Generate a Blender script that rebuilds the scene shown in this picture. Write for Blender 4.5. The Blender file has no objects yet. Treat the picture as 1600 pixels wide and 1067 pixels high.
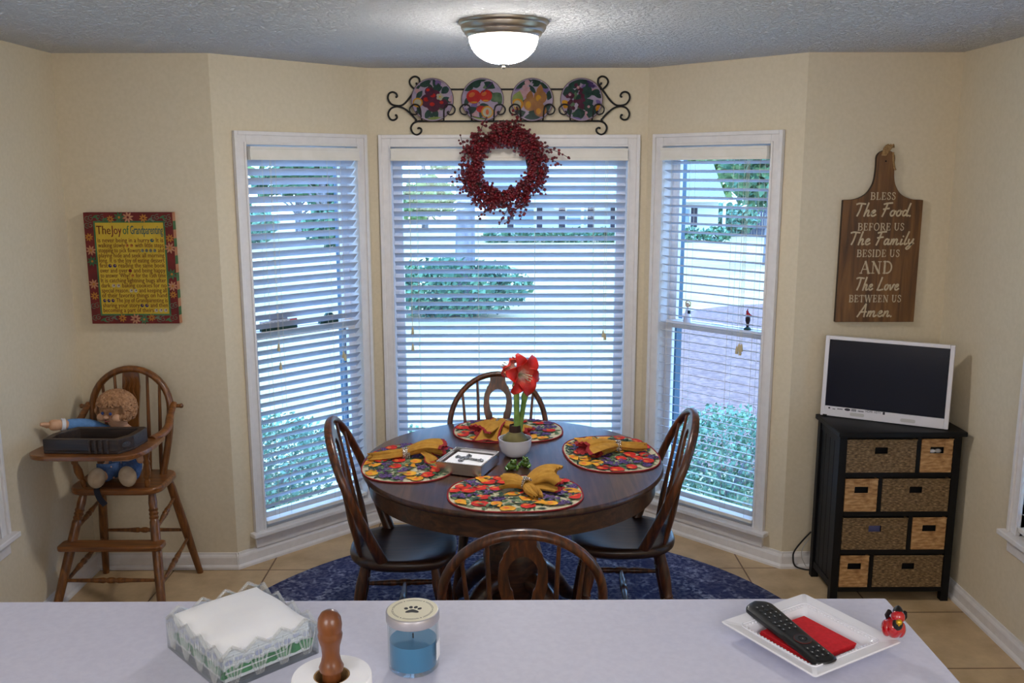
import bpy, math, random
from mathutils import Vector, Matrix
R_=random.Random(7)
sc=bpy.context.scene
COL=sc.collection
pi=math.pi
def S(r,g,b):
    def f(c):
        c/=255.0
        return c/12.92 if c<=.04045 else ((c+.055)/1.055)**2.4
    return (f(r),f(g),f(b))
# ------------------------------------------------------------------ materials
def newmat(name):
    m=bpy.data.materials.new(name); m.use_nodes=True
    nt=m.node_tree; b=nt.nodes['Principled BSDF']
    return m,nt,b
def pmat(name,col,rough=.5,metal=0.,coat=0.,spec=.5,trans=0.,ior=1.45,sheen=0.):
    m,nt,b=newmat(name)
    b.inputs['Base Color'].default_value=(*col,1); b.inputs['Roughness'].default_value=rough
    b.inputs['Metallic'].default_value=metal; b.inputs['Coat Weight'].default_value=coat
    b.inputs['Specular IOR Level'].default_value=spec; b.inputs['Transmission Weight'].default_value=trans
    b.inputs['IOR'].default_value=ior; b.inputs['Sheen Weight'].default_value=sheen
    return m
def nmat(name,c1,c2,scale=20,rough=.5,bump=0.,stretch=(1,1,1),detail=4,lo=.35,hi=.65,coat=0.,c3=None,dist=.01,spec=.5,metal=0.,rot=(0,0,0)):
    m,nt,b=newmat(name); N=nt.nodes; L=nt.links
    tc=N.new('ShaderNodeTexCoord'); mp=N.new('ShaderNodeMapping'); nz=N.new('ShaderNodeTexNoise'); cr=N.new('ShaderNodeValToRGB')
    mp.inputs['Scale'].default_value=stretch; mp.inputs['Rotation'].default_value=rot
    nz.inputs['Scale'].default_value=scale; nz.inputs['Detail'].default_value=detail
    L.new(tc.outputs['Object'],mp.inputs['Vector']); L.new(mp.outputs['Vector'],nz.inputs['Vector']); L.new(nz.outputs['Fac'],cr.inputs['Fac'])
    e=cr.color_ramp.elements; e[0].position=lo; e[0].color=(*c1,1); e[1].position=hi; e[1].color=(*c2,1)
    if c3:
        k=cr.color_ramp.elements.new((lo+hi)/2); k.color=(*c3,1)
    L.new(cr.outputs['Color'],b.inputs['Base Color'])
    b.inputs['Roughness'].default_value=rough; b.inputs['Coat Weight'].default_value=coat; b.inputs['Coat Roughness'].default_value=.25
    b.inputs['Specular IOR Level'].default_value=spec; b.inputs['Metallic'].default_value=metal
    if bump:
        bp=N.new('ShaderNodeBump'); bp.inputs['Strength'].default_value=bump; bp.inputs['Distance'].default_value=dist
        L.new(nz.outputs['Fac'],bp.inputs['Height']); L.new(bp.outputs['Normal'],b.inputs['Normal'])
    return m
M={}
M['wall']=nmat('cream_wall_paint',S(216,203,176),S(221,208,182),60,.75,.05,dist=.002)
M['trim']=nmat('white_trim_paint',S(226,222,220),S(232,228,226),30,.38)
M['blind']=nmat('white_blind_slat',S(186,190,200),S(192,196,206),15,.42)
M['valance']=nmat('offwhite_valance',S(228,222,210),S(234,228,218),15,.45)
M['cord']=pmat('ivory_cord',S(214,208,190),.8)
M['tassel']=pmat('ivory_tassel',S(206,190,150),.5)
M['liner']=pmat('blue_grey_screen_channel',S(52,84,108),.5)
def ceilmat():
    m,nt,b=newmat('textured_ceiling'); N=nt.nodes; L=nt.links
    tc=N.new('ShaderNodeTexCoord'); nz=N.new('ShaderNodeTexNoise'); nz2=N.new('ShaderNodeTexNoise'); bp=N.new('ShaderNodeBump'); mx=N.new('ShaderNodeMath'); mx.operation='MULTIPLY'
    nz.inputs['Scale'].default_value=48; nz.inputs['Detail'].default_value=5; nz.inputs['Roughness'].default_value=.65
    nz2.inputs['Scale'].default_value=6
    L.new(tc.outputs['Object'],nz.inputs['Vector']); L.new(tc.outputs['Object'],nz2.inputs['Vector'])
    cr=N.new('ShaderNodeValToRGB'); cr.color_ramp.elements[0].position=.42; cr.color_ramp.elements[1].position=.6
    L.new(nz.outputs['Fac'],cr.inputs['Fac']); L.new(cr.outputs['Color'],bp.inputs['Height'])
    bp.inputs['Strength'].default_value=1.; bp.inputs['Distance'].default_value=.012
    L.new(bp.outputs['Normal'],b.inputs['Normal'])
    b.inputs['Base Color'].default_value=(*S(243,243,244),1); b.inputs['Roughness'].default_value=.9
    return m
M['ceiling']=ceilmat()
def tilemat():
    m,nt,b=newmat('beige_floor_tile'); N=nt.nodes; L=nt.links
    tc=N.new('ShaderNodeTexCoord'); mp=N.new('ShaderNodeMapping'); mp.inputs['Location'].default_value=(-1.16+.4656*8,-4.22+.4656*16,0)
    br=N.new('ShaderNodeTexBrick'); br.offset=0; br.squash=1
    for k,v in (('Scale',1.0),('Mortar Size',.004),('Mortar Smooth',.2),('Brick Width',.4656),('Row Height',.4656),('Bias',0.)): br.inputs[k].default_value=v
    br.inputs['Color1'].default_value=(*S(218,190,150),1); br.inputs['Color2'].default_value=(*S(210,182,142),1); br.inputs['Mortar'].default_value=(*S(122,92,62),1)
    nz=N.new('ShaderNodeTexNoise'); nz.inputs['Scale'].default_value=5; nz.inputs['Detail'].default_value=7; nz.inputs['Roughness'].default_value=.6
    cr=N.new('ShaderNodeValToRGB'); cr.color_ramp.elements[0].position=.3; cr.color_ramp.elements[0].color=(.62,.58,.52,1); cr.color_ramp.elements[1].position=.7; cr.color_ramp.elements[1].color=(1,1,1,1)
    mx=N.new('ShaderNodeMix'); mx.data_type='RGBA'; mx.blend_type='MULTIPLY'; mx.inputs[0].default_value=1
    L.new(tc.outputs['Object'],mp.inputs['Vector']); L.new(mp.outputs['Vector'],br.inputs['Vector']); L.new(tc.outputs['Object'],nz.inputs['Vector']); L.new(nz.outputs['Fac'],cr.inputs['Fac'])
    L.new(br.outputs['Color'],mx.inputs[6]); L.new(cr.outputs['Color'],mx.inputs[7]); L.new(mx.outputs[2],b.inputs['Base Color'])
    bp=N.new('ShaderNodeBump'); bp.inputs['Strength'].default_value=.4; bp.inputs['Distance'].default_value=.003; bp.invert=True
    L.new(br.outputs['Fac'],bp.inputs['Height']); L.new(bp.outputs['Normal'],b.inputs['Normal'])
    b.inputs['Roughness'].default_value=.42
    return m
M['tile']=tilemat()
def woodmat(name,c1,c2,c3,rough=.35,axis=2,scale=9,coat=.3,fine=1.):
    m,nt,b=newmat(name); N=nt.nodes; L=nt.links
    tc=N.new('ShaderNodeTexCoord'); mp=N.new('ShaderNodeMapping'); s=[7.,7.,7.]; s[axis]=.6
    mp.inputs['Scale'].default_value=s
    nz=N.new('ShaderNodeTexNoise'); nz.inputs['Scale'].default_value=scale; nz.inputs['Detail'].default_value=6; nz.inputs['Distortion'].default_value=.6
    n2=N.new('ShaderNodeTexNoise'); n2.inputs['Scale'].default_value=3; n2.inputs['Detail'].default_value=3
    cr=N.new('ShaderNodeValToRGB'); e=cr.color_ramp.elements; e[0].position=.3; e[0].color=(*c1,1); e[1].position=.7; e[1].color=(*c3,1); k=e.new(.5); k.color=(*c2,1)
    mx=N.new('ShaderNodeMath'); mx.operation='MULTIPLY_ADD'; mx.inputs[1].default_value=.25*fine; 
    L.new(tc.outputs['Object'],mp.inputs['Vector']); L.new(mp.outputs['Vector'],nz.inputs['Vector']); L.new(tc.outputs['Object'],n2.inputs['Vector'])
    L.new(n2.outputs['Fac'],mx.inputs[0]); L.new(nz.outputs['Fac'],mx.inputs[2])
    sb=N.new('ShaderNodeMath'); sb.operation='SUBTRACT'; sb.inputs[1].default_value=.125*fine
    L.new(mx.outputs[0],sb.inputs[0]); L.new(sb.outputs[0],cr.inputs['Fac']); L.new(cr.outputs['Color'],b.inputs['Base Color'])
    bp=N.new('ShaderNodeBump'); bp.inputs['Strength'].default_value=.12; bp.inputs['Distance'].default_value=.001
    L.new(nz.outputs['Fac'],bp.inputs['Height']); L.new(bp.outputs['Normal'],b.inputs['Normal'])
    b.inputs['Roughness'].default_value=rough; b.inputs['Coat Weight'].default_value=coat; b.inputs['Coat Roughness'].default_value=.18
    return m
M['chairwood']=woodmat('dark_oak_chair',S(46,22,8),S(74,37,14),S(116,62,25),.34)
M['seatwood']=woodmat('dark_oak_seat',S(40,24,16),S(56,34,22),S(76,48,30),.36,axis=0,coat=.3)
M['highwood']=woodmat('honey_oak',S(82,46,16),S(112,66,25),S(140,88,38),.36)
M['traywood']=woodmat('honey_oak_tray',S(90,50,20),S(122,72,31),S(148,94,45),.3,axis=0)
def tablemat():
    m=woodmat('brown_oak_table',S(42,24,18),S(66,40,29),S(90,58,42),.3,axis=1,scale=7,coat=.45)
    nt=m.node_tree; N=nt.nodes; L=nt.links; b=N['Principled BSDF']
    src=b.inputs['Base Color'].links[0].from_socket
    tc=N.new('ShaderNodeTexCoord'); sp=N.new('ShaderNodeSeparateXYZ'); md=N.new('ShaderNodeMath'); md.operation='PINGPONG'; md.inputs[1].default_value=.0775
    ad=N.new('ShaderNodeMath'); ad.operation='ADD'; ad.inputs[1].default_value=3.04
    lt=N.new('ShaderNodeMath'); lt.operation='LESS_THAN'; lt.inputs[1].default_value=.0013
    L.new(tc.outputs['Object'],sp.inputs[0]); L.new(sp.outputs['X'],ad.inputs[0]); L.new(ad.outputs[0],md.inputs[0]); L.new(md.outputs[0],lt.inputs[0])
    mx=N.new('ShaderNodeMix'); mx.data_type='RGBA'; L.new(lt.outputs[0],mx.inputs[0]); L.new(src,mx.inputs[6]); mx.inputs[7].default_value=(*S(34,20,14),1)
    L.new(mx.outputs[2],b.inputs['Base Color'])
    return m
M['table']=tablemat()
M['tabledark']=woodmat('dark_oak_apron',S(44,24,15),S(66,38,23),S(88,54,33),.35,axis=0)
M['signwood']=woodmat('stained_sign_board',S(74,48,24),S(108,72,36),S(134,94,50),.6,axis=2,scale=5,coat=0)
M['signedge']=pmat('dark_sign_edge',S(50,34,22),.7)
M['sugarbox']=woodmat('dark_weathered_wood',S(34,25,21),S(50,38,32),S(66,50,41),.5,axis=0,coat=.1)
M['finial']=woodmat('turned_honey_wood',S(78,40,14),S(104,56,24),S(128,74,34),.35,axis=2)
M['black']=nmat('black_cabinet_paint',S(10,10,12),S(15,15,17),10,.5,spec=.22)
M['blackp']=pmat('black_plastic',S(18,18,20),.35)
M['iron']=pmat('black_wrought_iron',S(20,18,18),.45,.3)
M['darkhole']=pmat('painted_hole_shade',S(12,10,12),.9)  # near-black colour stands in for shade inside openings
M['counter']=nmat('white_countertop',S(206,206,225),S(212,212,230),80,.55)
M['cabwhite']=pmat('white_cabinet_paint',S(220,216,208),.5)
M['darknickel']=pmat('dark_nickel',S(90,84,78),.4,1.)
M['nickel']=pmat('brushed_nickel',S(176,170,160),.32,1.)
M['silver']=pmat('silver_metal',S(196,192,190),.25,1.)
M['glitter']=nmat('beaded_silver',S(120,110,100),S(245,235,225),260,.2,.9,lo=.4,hi=.6,metal=.9,dist=.004)
M['paper']=nmat('white_paper_napkin',S(246,247,252),S(250,251,254),25,.9)
M['ceramic']=pmat('white_ceramic',S(230,230,238),.18,coat=.5)
M['ceramic2']=pmat('white_china_tray',S(236,236,244),.2,coat=.4)
def glassmat(name,tint=(1,1,1),refl=1.):
    m=bpy.data.materials.new(name); m.use_nodes=True; nt=m.node_tree; N=nt.nodes; L=nt.links
    N.remove(N['Principled BSDF']); o=N['Material Output']
    t=N.new('ShaderNodeBsdfTransparent'); t.inputs[0].default_value=(*tint,1); g=N.new('ShaderNodeBsdfGlossy'); g.inputs['Roughness'].default_value=.02
    f=N.new('ShaderNodeLayerWeight'); pw=N.new('ShaderNodeMath'); pw.operation='POWER'; pw.inputs[1].default_value=4.; L.new(f.outputs['Facing'],pw.inputs[0]); x=N.new('ShaderNodeMixShader')
    mu=N.new('ShaderNodeMath'); mu.operation='MULTIPLY_ADD'; mu.inputs[1].default_value=.55*refl; mu.inputs[2].default_value=.035*refl; L.new(pw.outputs[0],mu.inputs[0])
    L.new(mu.outputs[0],x.inputs[0]); L.new(t.outputs[0],x.inputs[1]); L.new(g.outputs[0],x.inputs[2]); L.new(x.outputs[0],o.inputs['Surface'])
    return m
M['pane']=glassmat('window_glass',(.97,.99,1.))
M['jarglass']=glassmat('jar_glass',(.93,.97,.98),1.2)
M['cutglass']=glassmat('cut_crystal',(.93,.95,.95),2.4)
def ribmat():
    m=bpy.data.materials.new('frosted_crystal_rib'); m.use_nodes=True; nt=m.node_tree; N=nt.nodes; L=nt.links; b=N['Principled BSDF']; o=N['Material Output']
    t=N.new('ShaderNodeBsdfTransparent'); x=N.new('ShaderNodeMixShader'); x.inputs[0].default_value=.22; b.inputs['Base Color'].default_value=(*S(222,224,224),1); b.inputs['Roughness'].default_value=.06; b.inputs['Specular IOR Level'].default_value=1.
    L.new(t.outputs[0],x.inputs[1]); L.new(b.outputs[0],x.inputs[2]); L.new(x.outputs[0],o.inputs['Surface']); return m
M['rib']=ribmat()
def emis(name,col,s):
    m,nt,b=newmat(name); b.inputs['Base Color'].default_value=(*S(240,238,230),1); b.inputs['Emission Color'].default_value=(*col,1); b.inputs['Emission Strength'].default_value=s; b.inputs['Roughness'].default_value=.3
    return m
M['dome']=emis('lit_frosted_glass',(1.,.95,.90),28.)
def domeglow(m):
    nt=m.node_tree; N=nt.nodes; L=nt.links; b=N['Principled BSDF']; tc=N.new('ShaderNodeTexCoord'); sp=N.new('ShaderNodeSeparateXYZ'); mr=N.new('ShaderNodeMapRange')
    mr.inputs['From Min'].default_value=-.06; mr.inputs['From Max'].default_value=-.144; mr.inputs['To Min'].default_value=12.; mr.inputs['To Max'].default_value=155.
    L.new(tc.outputs['Object'],sp.inputs[0]); L.new(sp.outputs['Z'],mr.inputs['Value']); L.new(mr.outputs[0],b.inputs['Emission Strength'])
domeglow(M['dome'])
M['screen']=pmat('dark_screen',S(24,26,38),.18,spec=.4)
M['tvwhite']=pmat('white_gloss_plastic',S(226,222,226),.3)
M['greypatch']=pmat('grey_speaker_grille',S(196,192,188),.7)
M['inkblue']=pmat('dark_sticker_ink',S(50,48,62),.6)
def basketmat(name,c1,c2,c3,sx,sz):
    m,nt,b=newmat(name); N=nt.nodes; L=nt.links
    tc=N.new('ShaderNodeTexCoord'); nz=N.new('ShaderNodeTexNoise'); nz.inputs['Scale'].default_value=1; nz.inputs['Detail'].default_value=5
    mp=N.new('ShaderNodeMapping'); mp.inputs['Scale'].default_value=(sx,30,sz)
    cr=N.new('ShaderNodeValToRGB'); e=cr.color_ramp.elements; e[0].position=.3; e[0].color=(*c1,1); e[1].position=.72; e[1].color=(*c3,1); k=e.new(.5); k.color=(*c2,1)
    L.new(tc.outputs['Object'],mp.inputs[0]); L.new(mp.outputs[0],nz.inputs['Vector']); L.new(nz.outputs['Fac'],cr.inputs[0]); L.new(cr.outputs[0],b.inputs['Base Color'])
    b.inputs['Roughness'].default_value=.7
    return m
M['seagrass']=basketmat('seagrass_weave',S(70,54,34),S(118,94,62),S(166,138,98),60,160)
M['hyacinth']=basketmat('water_hyacinth_weave',S(140,98,56),S(182,138,88),S(214,174,124),25,90)
M['mustard']=nmat('mustard_napkin_cloth',S(166,118,34),S(184,136,48),40,.85)
M['redhem']=nmat('dark_red_hem',S(128,14,22),S(146,22,30),40,.8)
M['cream']=nmat('cream_print_ground',S(206,196,166),S(190,186,156),50,.85)
M['pred']=nmat('print_red',S(186,20,16),S(214,44,24),28,.8)
M['porange']=nmat('print_orange',S(214,92,36),S(228,130,50),28,.8)
M['pyellow']=nmat('print_yellow',S(214,138,20),S(232,172,44),28,.8)
M['ppurple']=nmat('print_purple',S(58,36,84),S(90,62,120),50,.8)
M['plilac']=pmat('print_lilac',S(134,108,166),.8)
M['pgreen']=nmat('print_green',S(66,96,62),S(112,136,98),45,.8)
M['pdkgreen']=nmat('print_dark_green',S(30,56,48),S(46,78,66),45,.8)
M['redfelt']=nmat('red_felt',S(196,12,26),S(212,22,36),120,.9,.2)
M['rugnavy']=None
M['wax']=pmat('blue_wax',S(70,132,172),.5)
M['lidtop']=pmat('cream_lid',S(226,220,192),.45)
M['lidside']=pmat('pale_metal_lid_side',S(190,186,190),.35,.6)
M['ink']=pmat('black_print',S(22,18,20),.6)
M['green']=nmat('green_glaze',S(62,96,30),S(100,132,50),40,.25,coat=.5)
M['stem']=nmat('flower_stem_green',S(96,138,58),S(138,172,86),25,.5)
M['bulb']=nmat('brown_green_bulb',S(88,84,44),S(120,110,62),12,.6,stretch=(1,1,.15))
M['soil']=nmat('dark_soil',S(40,30,22),S(62,48,36),90,.95,.6)
M['berry']=nmat('crimson_berry',S(74,3,12),S(122,9,24),35,.4,coat=.3)
M['twig']=pmat('dark_twig',S(52,30,24),.8)
M['redglaze']=pmat('glossy_red_glaze',S(176,8,20),.08,coat=1.)
M['gold']=pmat('gold_glaze',S(206,160,40),.2,.6)
M['skin']=nmat('doll_cloth_skin',S(206,158,124),S(214,168,134),50,.8)
M['yarn']=nmat('tan_yarn',S(150,108,74),S(188,142,104),90,.9,.3)
M['bluecloth']=nmat('light_blue_cloth',S(86,130,186),S(100,146,200),60,.85)
M['denim']=nmat('blue_denim',S(54,80,124),S(74,102,148),90,.85)
M['navy']=pmat('navy_strap',S(28,30,44),.8)
M['whitecloth']=pmat('white_cloth',S(226,226,232),.85)
M['shoe']=nmat('beige_shoe',S(176,154,128),S(188,168,142),40,.8)
M['eyeblue']=pmat('painted_blue_eye',S(52,70,130),.4)
M['mouth']=pmat('painted_pink_mouth',S(176,100,90),.6)
# exterior
M['lawn']=nmat('winter_lawn',S(190,154,116),S(212,172,134),1.2,.95,detail=8,c3=S(184,162,116))
M['litter']=nmat('leaf_litter',S(112,74,62),S(158,112,96),14,.95,detail=8,c3=S(134,94,80))
M['leaf']=nmat('evergreen_leaf',S(46,84,60),S(112,150,108),3,.7)
M['leaf2']=nmat('yellow_green_leaf',S(96,128,70),S(160,184,112),1,.7)
M['hedge']=nmat('foundation_shrub_leaf',S(70,108,86),S(150,184,150),9,.7)
M['bark']=nmat('grey_bark',S(112,104,108),S(156,146,148),8,.9,stretch=(1,1,.2))
M['fence']=nmat('weathered_fence_board',S(92,88,100),S(116,110,122),3,.9)
M['siding']=pmat('white_siding',S(224,222,220),.8)
M['roofing']=nmat('grey_shingle',S(132,128,130),S(156,152,152),20,.9)
M['shutter']=pmat('dark_shutter',S(60,50,60),.7)
M['hglass']=pmat('house_window_glass',S(150,170,188),.2)
M['stucco']=pmat('exterior_brick_face',S(150,120,104),.9)
# ------------------------------------------------------------------ mesh helpers
class MB:
    def __init__(s): s.v=[]; s.f=[]; s.m=[]; s.M=None
    def add(s,vs,fs,mi=0):
        o=len(s.v)
        if s.M is not None: vs=[s.M@Vector(p) for p in vs]
        s.v.extend([tuple(p) for p in vs]); s.f.extend([tuple(i+o for i in f) for f in fs]); s.m.extend([mi]*len(fs)); return s
    def box(s,x0,x1,y0,y1,z0,z1,mi=0,T=None):
        v=[Vector(p) for p in ((x0,y0,z0),(x1,y0,z0),(x1,y1,z0),(x0,y1,z0),(x0,y0,z1),(x1,y0,z1),(x1,y1,z1),(x0,y1,z1))]
        if T is not None: v=[T@p for p in v]
        return s.add(v,[(0,3,2,1),(4,5,6,7),(0,1,5,4),(1,2,6,5),(2,3,7,6),(3,0,4,7)],mi)
    def lathe(s,prof,seg=32,T=None,mi=0,cap=True):
        v=[];f=[]
        for r,z in prof:
            for k in range(seg):
                a=2*pi*k/seg; p=Vector((r*math.cos(a),r*math.sin(a),z)); v.append(T@p if T is not None else p)
        n=len(prof)
        for i in range(n-1):
            for k in range(seg):
                k2=(k+1)%seg; f.append((i*seg+k,i*seg+k2,(i+1)*seg+k2,(i+1)*seg+k))
        if cap:
            if prof[0][0]>1e-6: f.append(tuple(range(seg-1,-1,-1)))
            if prof[-1][0]>1e-6: f.append(tuple((n-1)*seg+k for k in range(seg)))
        return s.add(v,f,mi)
    def turned(s,p0,p1,prof,seg=14,mi=0):
        p0=Vector(p0);p1=Vector(p1);d=p1-p0;L=d.length
        T=Matrix.Translation(p0)@d.to_track_quat('Z','Y').to_matrix().to_4x4()
        return s.lathe([(r,t*L) for t,r in prof],seg,T,mi)
    def cyl(s,p0,p1,r0,r1=None,seg=14,mi=0):
        return s.turned(p0,p1,[(0,r0),(1,r0 if r1 is None else r1)],seg,mi)
    def tube(s,path,r,seg=10,mi=0,closed=False,flat=1.,up=None,cap=True):
        path=[Vector(p) for p in path]; n=len(path); rs=r if isinstance(r,(list,tuple)) else [r]*n
        v=[];f=[]; prev=None
        for i,p in enumerate(path):
            a=path[(i-1)%n] if (closed or i>0) else p; b=path[(i+1)%n] if (closed or i<n-1) else p
            t=(b-a).normalized()
            if prev is None:
                u=Vector(up) if up is not None else (Vector((0,0,1)) if abs(t.z)<.9 else Vector((1,0,0)))
            else: u=prev
            u=(u-t*u.dot(t)); u=u.normalized() if u.length>1e-6 else t.orthogonal().normalized(); prev=u; w=t.cross(u)
            for k in range(seg):
                an=2*pi*k/seg; v.append(p+u*(rs[i]*flat*math.cos(an))+w*(rs[i]*math.sin(an)))
        for i in range(n if closed else n-1):
            j=(i+1)%n
            for k in range(seg):
                k2=(k+1)%seg; f.append((i*seg+k,i*seg+k2,j*seg+k2,j*seg+k))
        if cap and not closed: f.append(tuple(range(seg-1,-1,-1))); f.append(tuple((n-1)*seg+k for k in range(seg)))
        return s.add(v,f,mi)
    def ball(s,c,rx,ry=None,rz=None,seg=16,rings=10,mi=0,T=None):
        ry=rx if ry is None else ry; rz=rx if rz is None else rz; c=Vector(c)
        v=[c+Vector((0,0,-rz))];f=[]
        for i in range(1,rings):
            a=-pi/2+pi*i/rings
            for k in range(seg):
                b=2*pi*k/seg; v.append(c+Vector((rx*math.cos(a)*math.cos(b),ry*math.cos(a)*math.sin(b),rz*math.sin(a))))
        v.append(c+Vector((0,0,rz)))
        for k in range(seg):
            k2=(k+1)%seg; f.append((0,1+k2,1+k)); o=1+(rings-2)*seg; f.append((o+k,o+k2,len(v)-1))
        for i in range(rings-2):
            for k in range(seg):
                k2=(k+1)%seg; a=1+i*seg; f.append((a+k,a+k2,a+seg+k2,a+seg+k))
        if T is not None: v=[T@p for p in v]
        return s.add(v,f,mi)
    def prism(s,poly,h,T=None,mi=0,z0=0.,mside=None):
        n=len(poly); v=[Vector((x,y,z0)) for x,y in poly]+[Vector((x,y,z0+h)) for x,y in poly]
        if T is not None: v=[T@p for p in v]
        s.add(v,[tuple(range(n-1,-1,-1)),tuple(range(n,2*n))],mi)
        o=len(s.v)-2*n
        for i in range(n):
            j=(i+1)%n; s.f.append((o+i,o+j,o+n+j,o+n+i)); s.m.append(mi if mside is None else mside)
        return s
    def flat(s,poly,z,mi=0,T=None):
        v=[Vector((x,y,z)) for x,y in poly]
        if T is not None: v=[T@p for p in v]
        return s.add(v,[tuple(range(len(poly)))],mi)
    def grid(s,fn,nu,nv,mi=0,wrap=False):
        v=[Vector(fn(i/(nu-1),j/((nv-1) if not wrap else nv))) for i in range(nu) for j in range(nv)]; f=[]
        for i in range(nu-1):
            for j in range(nv if wrap else nv-1):
                j2=(j+1)%nv; f.append((i*nv+j,i*nv+j2,(i+1)*nv+j2,(i+1)*nv+j))
        return s.add(v,f,mi)
    def build(s,name,mats,parent=None,smooth=None,bevel=0.,solid=0.,sub=0,loc=None):
        me=bpy.data.meshes.new(name); me.from_pydata(s.v,[],s.f)
        if not isinstance(mats,(list,tuple)): mats=[mats]
        for m in mats: me.materials.append(M[m] if isinstance(m,str) else m)
        me.polygons.foreach_set('material_index',s.m)
        if smooth is not None:
            me.polygons.foreach_set('use_smooth',[True]*len(me.polygons)); me.set_sharp_from_angle(angle=math.radians(smooth))
        me.update()
        o=bpy.data.objects.new(name,me); COL.objects.link(o)
        if parent is not None: o.parent=parent
        if loc is not None: o.location=loc
        if solid: md=o.modifiers.new('t','SOLIDIFY'); md.thickness=solid; md.offset=0
        if bevel: md=o.modifiers.new('b','BEVEL'); md.width=bevel; md.segments=2; md.limit_method='ANGLE'; md.angle_limit=.6; md.harden_normals=False
        if sub: md=o.modifiers.new('s','SUBSURF'); md.levels=sub; md.render_levels=sub
        return o
def tag(o,label=None,cat=None,group=None,kind=None):
    if label: o['label']=label
    if cat: o['category']=cat
    if group: o['group']=group
    if kind: o['kind']=kind
    return o
def thing(name,label,cat,loc=(0,0,0),rz=0.,group=None,kind=None,rot=None):
    o=bpy.data.objects.new(name,None); COL.objects.link(o); o.empty_display_size=.05
    o.location=loc; o.rotation_euler=rot if rot is not None else (0,0,rz)
    return tag(o,label,cat,group,kind)
def kids(o): return [c for c in bpy.data.objects if c.parent==o]
def copy_tree(o,parent=None):
    c=o.copy(); COL.objects.link(c)
    if parent is not None: c.parent=parent
    for ch in kids(o): copy_tree(ch,c)
    return c
def cr_spline(pts,n=8,closed=False):
    P=[Vector(p) for p in pts]; out=[]; m=len(P)
    for i in range(m if closed else m-1):
        p1=P[i];p2=P[(i+1)%m]; p0=P[(i-1)%m] if (closed or i>0) else p1*2-p2; p3=P[(i+2)%m] if (closed or i<m-2) else p2*2-p1
        for k in range(n):
            t=k/n; out.append(.5*((2*p1)+(p2-p0)*t+(2*p0-5*p1+4*p2-p3)*t*t+(3*p1-p0-3*p2+p3)*t**3))
    if not closed: out.append(P[-1])
    return out
def smoothf(xs,ys,x):
    if x<=xs[0]: return ys[0]
    for i in range(len(xs)-1):
        if x<=xs[i+1]:
            t=(x-xs[i])/(xs[i+1]-xs[i]); t=t*t*(3-2*t); return ys[i]+(ys[i+1]-ys[i])*t
    return ys[-1]
def text_faces(txt,size=1.,res=2):
    cu=bpy.data.curves.new('t','FONT'); cu.body=txt; cu.size=size; cu.resolution_u=res; cu.fill_mode='FRONT'
    ob=bpy.data.objects.new('t',cu); COL.objects.link(ob)
    dg=bpy.context.evaluated_depsgraph_get(); me=bpy.data.meshes.new_from_object(ob.evaluated_get(dg))
    vs=[v.co.copy() for v in me.vertices]; fs=[tuple(p.vertices) for p in me.polygons]
    bpy.data.objects.remove(ob); bpy.data.meshes.remove(me); bpy.data.curves.remove(cu)
    return vs,fs
def text_fit(mb,txt,x0,x1,y0,y1,z,T,mi,bold=0.):
    vs,fs=text_faces(txt)
    if not vs: return
    ax=min(v.x for v in vs);bx=max(v.x for v in vs)
    ay=-.2;by=.72
    out=[]
    for v in vs: out.append(T@Vector((x0+(v.x-ax)/(bx-ax)*(x1-x0),y0+(v.y-ay)/(by-ay)*(y1-y0),z)))
    mb.add(out,fs,mi)
def circ(cx,cy,rx,ry=None,n=16,a0=0,rot=0):
    ry=rx if ry is None else ry; o=[]
    for k in range(n):
        a=a0+2*pi*k/n; x=rx*math.cos(a); y=ry*math.sin(a); o.append((cx+x*math.cos(rot)-y*math.sin(rot),cy+x*math.sin(rot)+y*math.cos(rot)))
    return o
def leafpoly(cx,cy,l,w,rot,n=6):
    o=[]
    for k in range(n+1):
        t=k/n; o.append((l*(t-.5),w*math.sin(pi*t)*.5))
    for k in range(n-1,0,-1):
        t=k/n; o.append((l*(t-.5),-w*math.sin(pi*t)*.5))
    c,s_=math.cos(rot),math.sin(rot)
    return [(cx+x*c-y*s_,cy+x*s_+y*c) for x,y in o]
# ------------------------------------------------------------------ room
CH=2.44; WT=.13
A=Vector((-2.02,4.246));B=Vector((-1.325,4.244));C=Vector((-.709,4.849));D=Vector((.733,4.848));E=Vector((1.349,4.229));F=Vector((2.041,4.231))
YB=-2.2
WL=(Vector((-2.02,YB)),Vector((-2.02,4.246))); WR=(Vector((2.041,4.231)),Vector((2.041,YB)))
def frameof(P,Q):
    u=(Q-P).normalized(); return math.atan2(u.y,u.x),(Q-P).length
def localT(P,Q):
    a,L=frameof(P,Q); return Matrix.Translation((P.x,P.y,0))@Matrix.Rotation(a,4,'Z'),L
def wall(name,P,Q,hole=None,e0=0.,e1=0.,label=None):
    T,L=localT(P,Q); mb=MB()
    if hole:
        s0,s1,z0,z1=hole
        mb.box(-e0,s0,0,WT,-.02,CH,0,T); mb.box(s1,L+e1,0,WT,-.02,CH,0,T); mb.box(s0,s1,0,WT,-.02,z0,0,T); mb.box(s0,s1,0,WT,z1,CH,0,T)
    else: mb.box(-e0,L+e1,0,WT,-.02,CH,0,T)
    o=mb.build(name,'wall'); return tag(o,label or 'cream painted wall','wall',None,'structure')
ZT=2.107; ZS=.163
CW=.062
HL=(.093,.836); HC=(.05,1.402); HR=(.048,.778)
def hole(h,z0=ZS,z1=ZT): return (h[0]+CW-.004,h[1]-CW+.004,z0-.02,z1-CW+.004)
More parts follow.
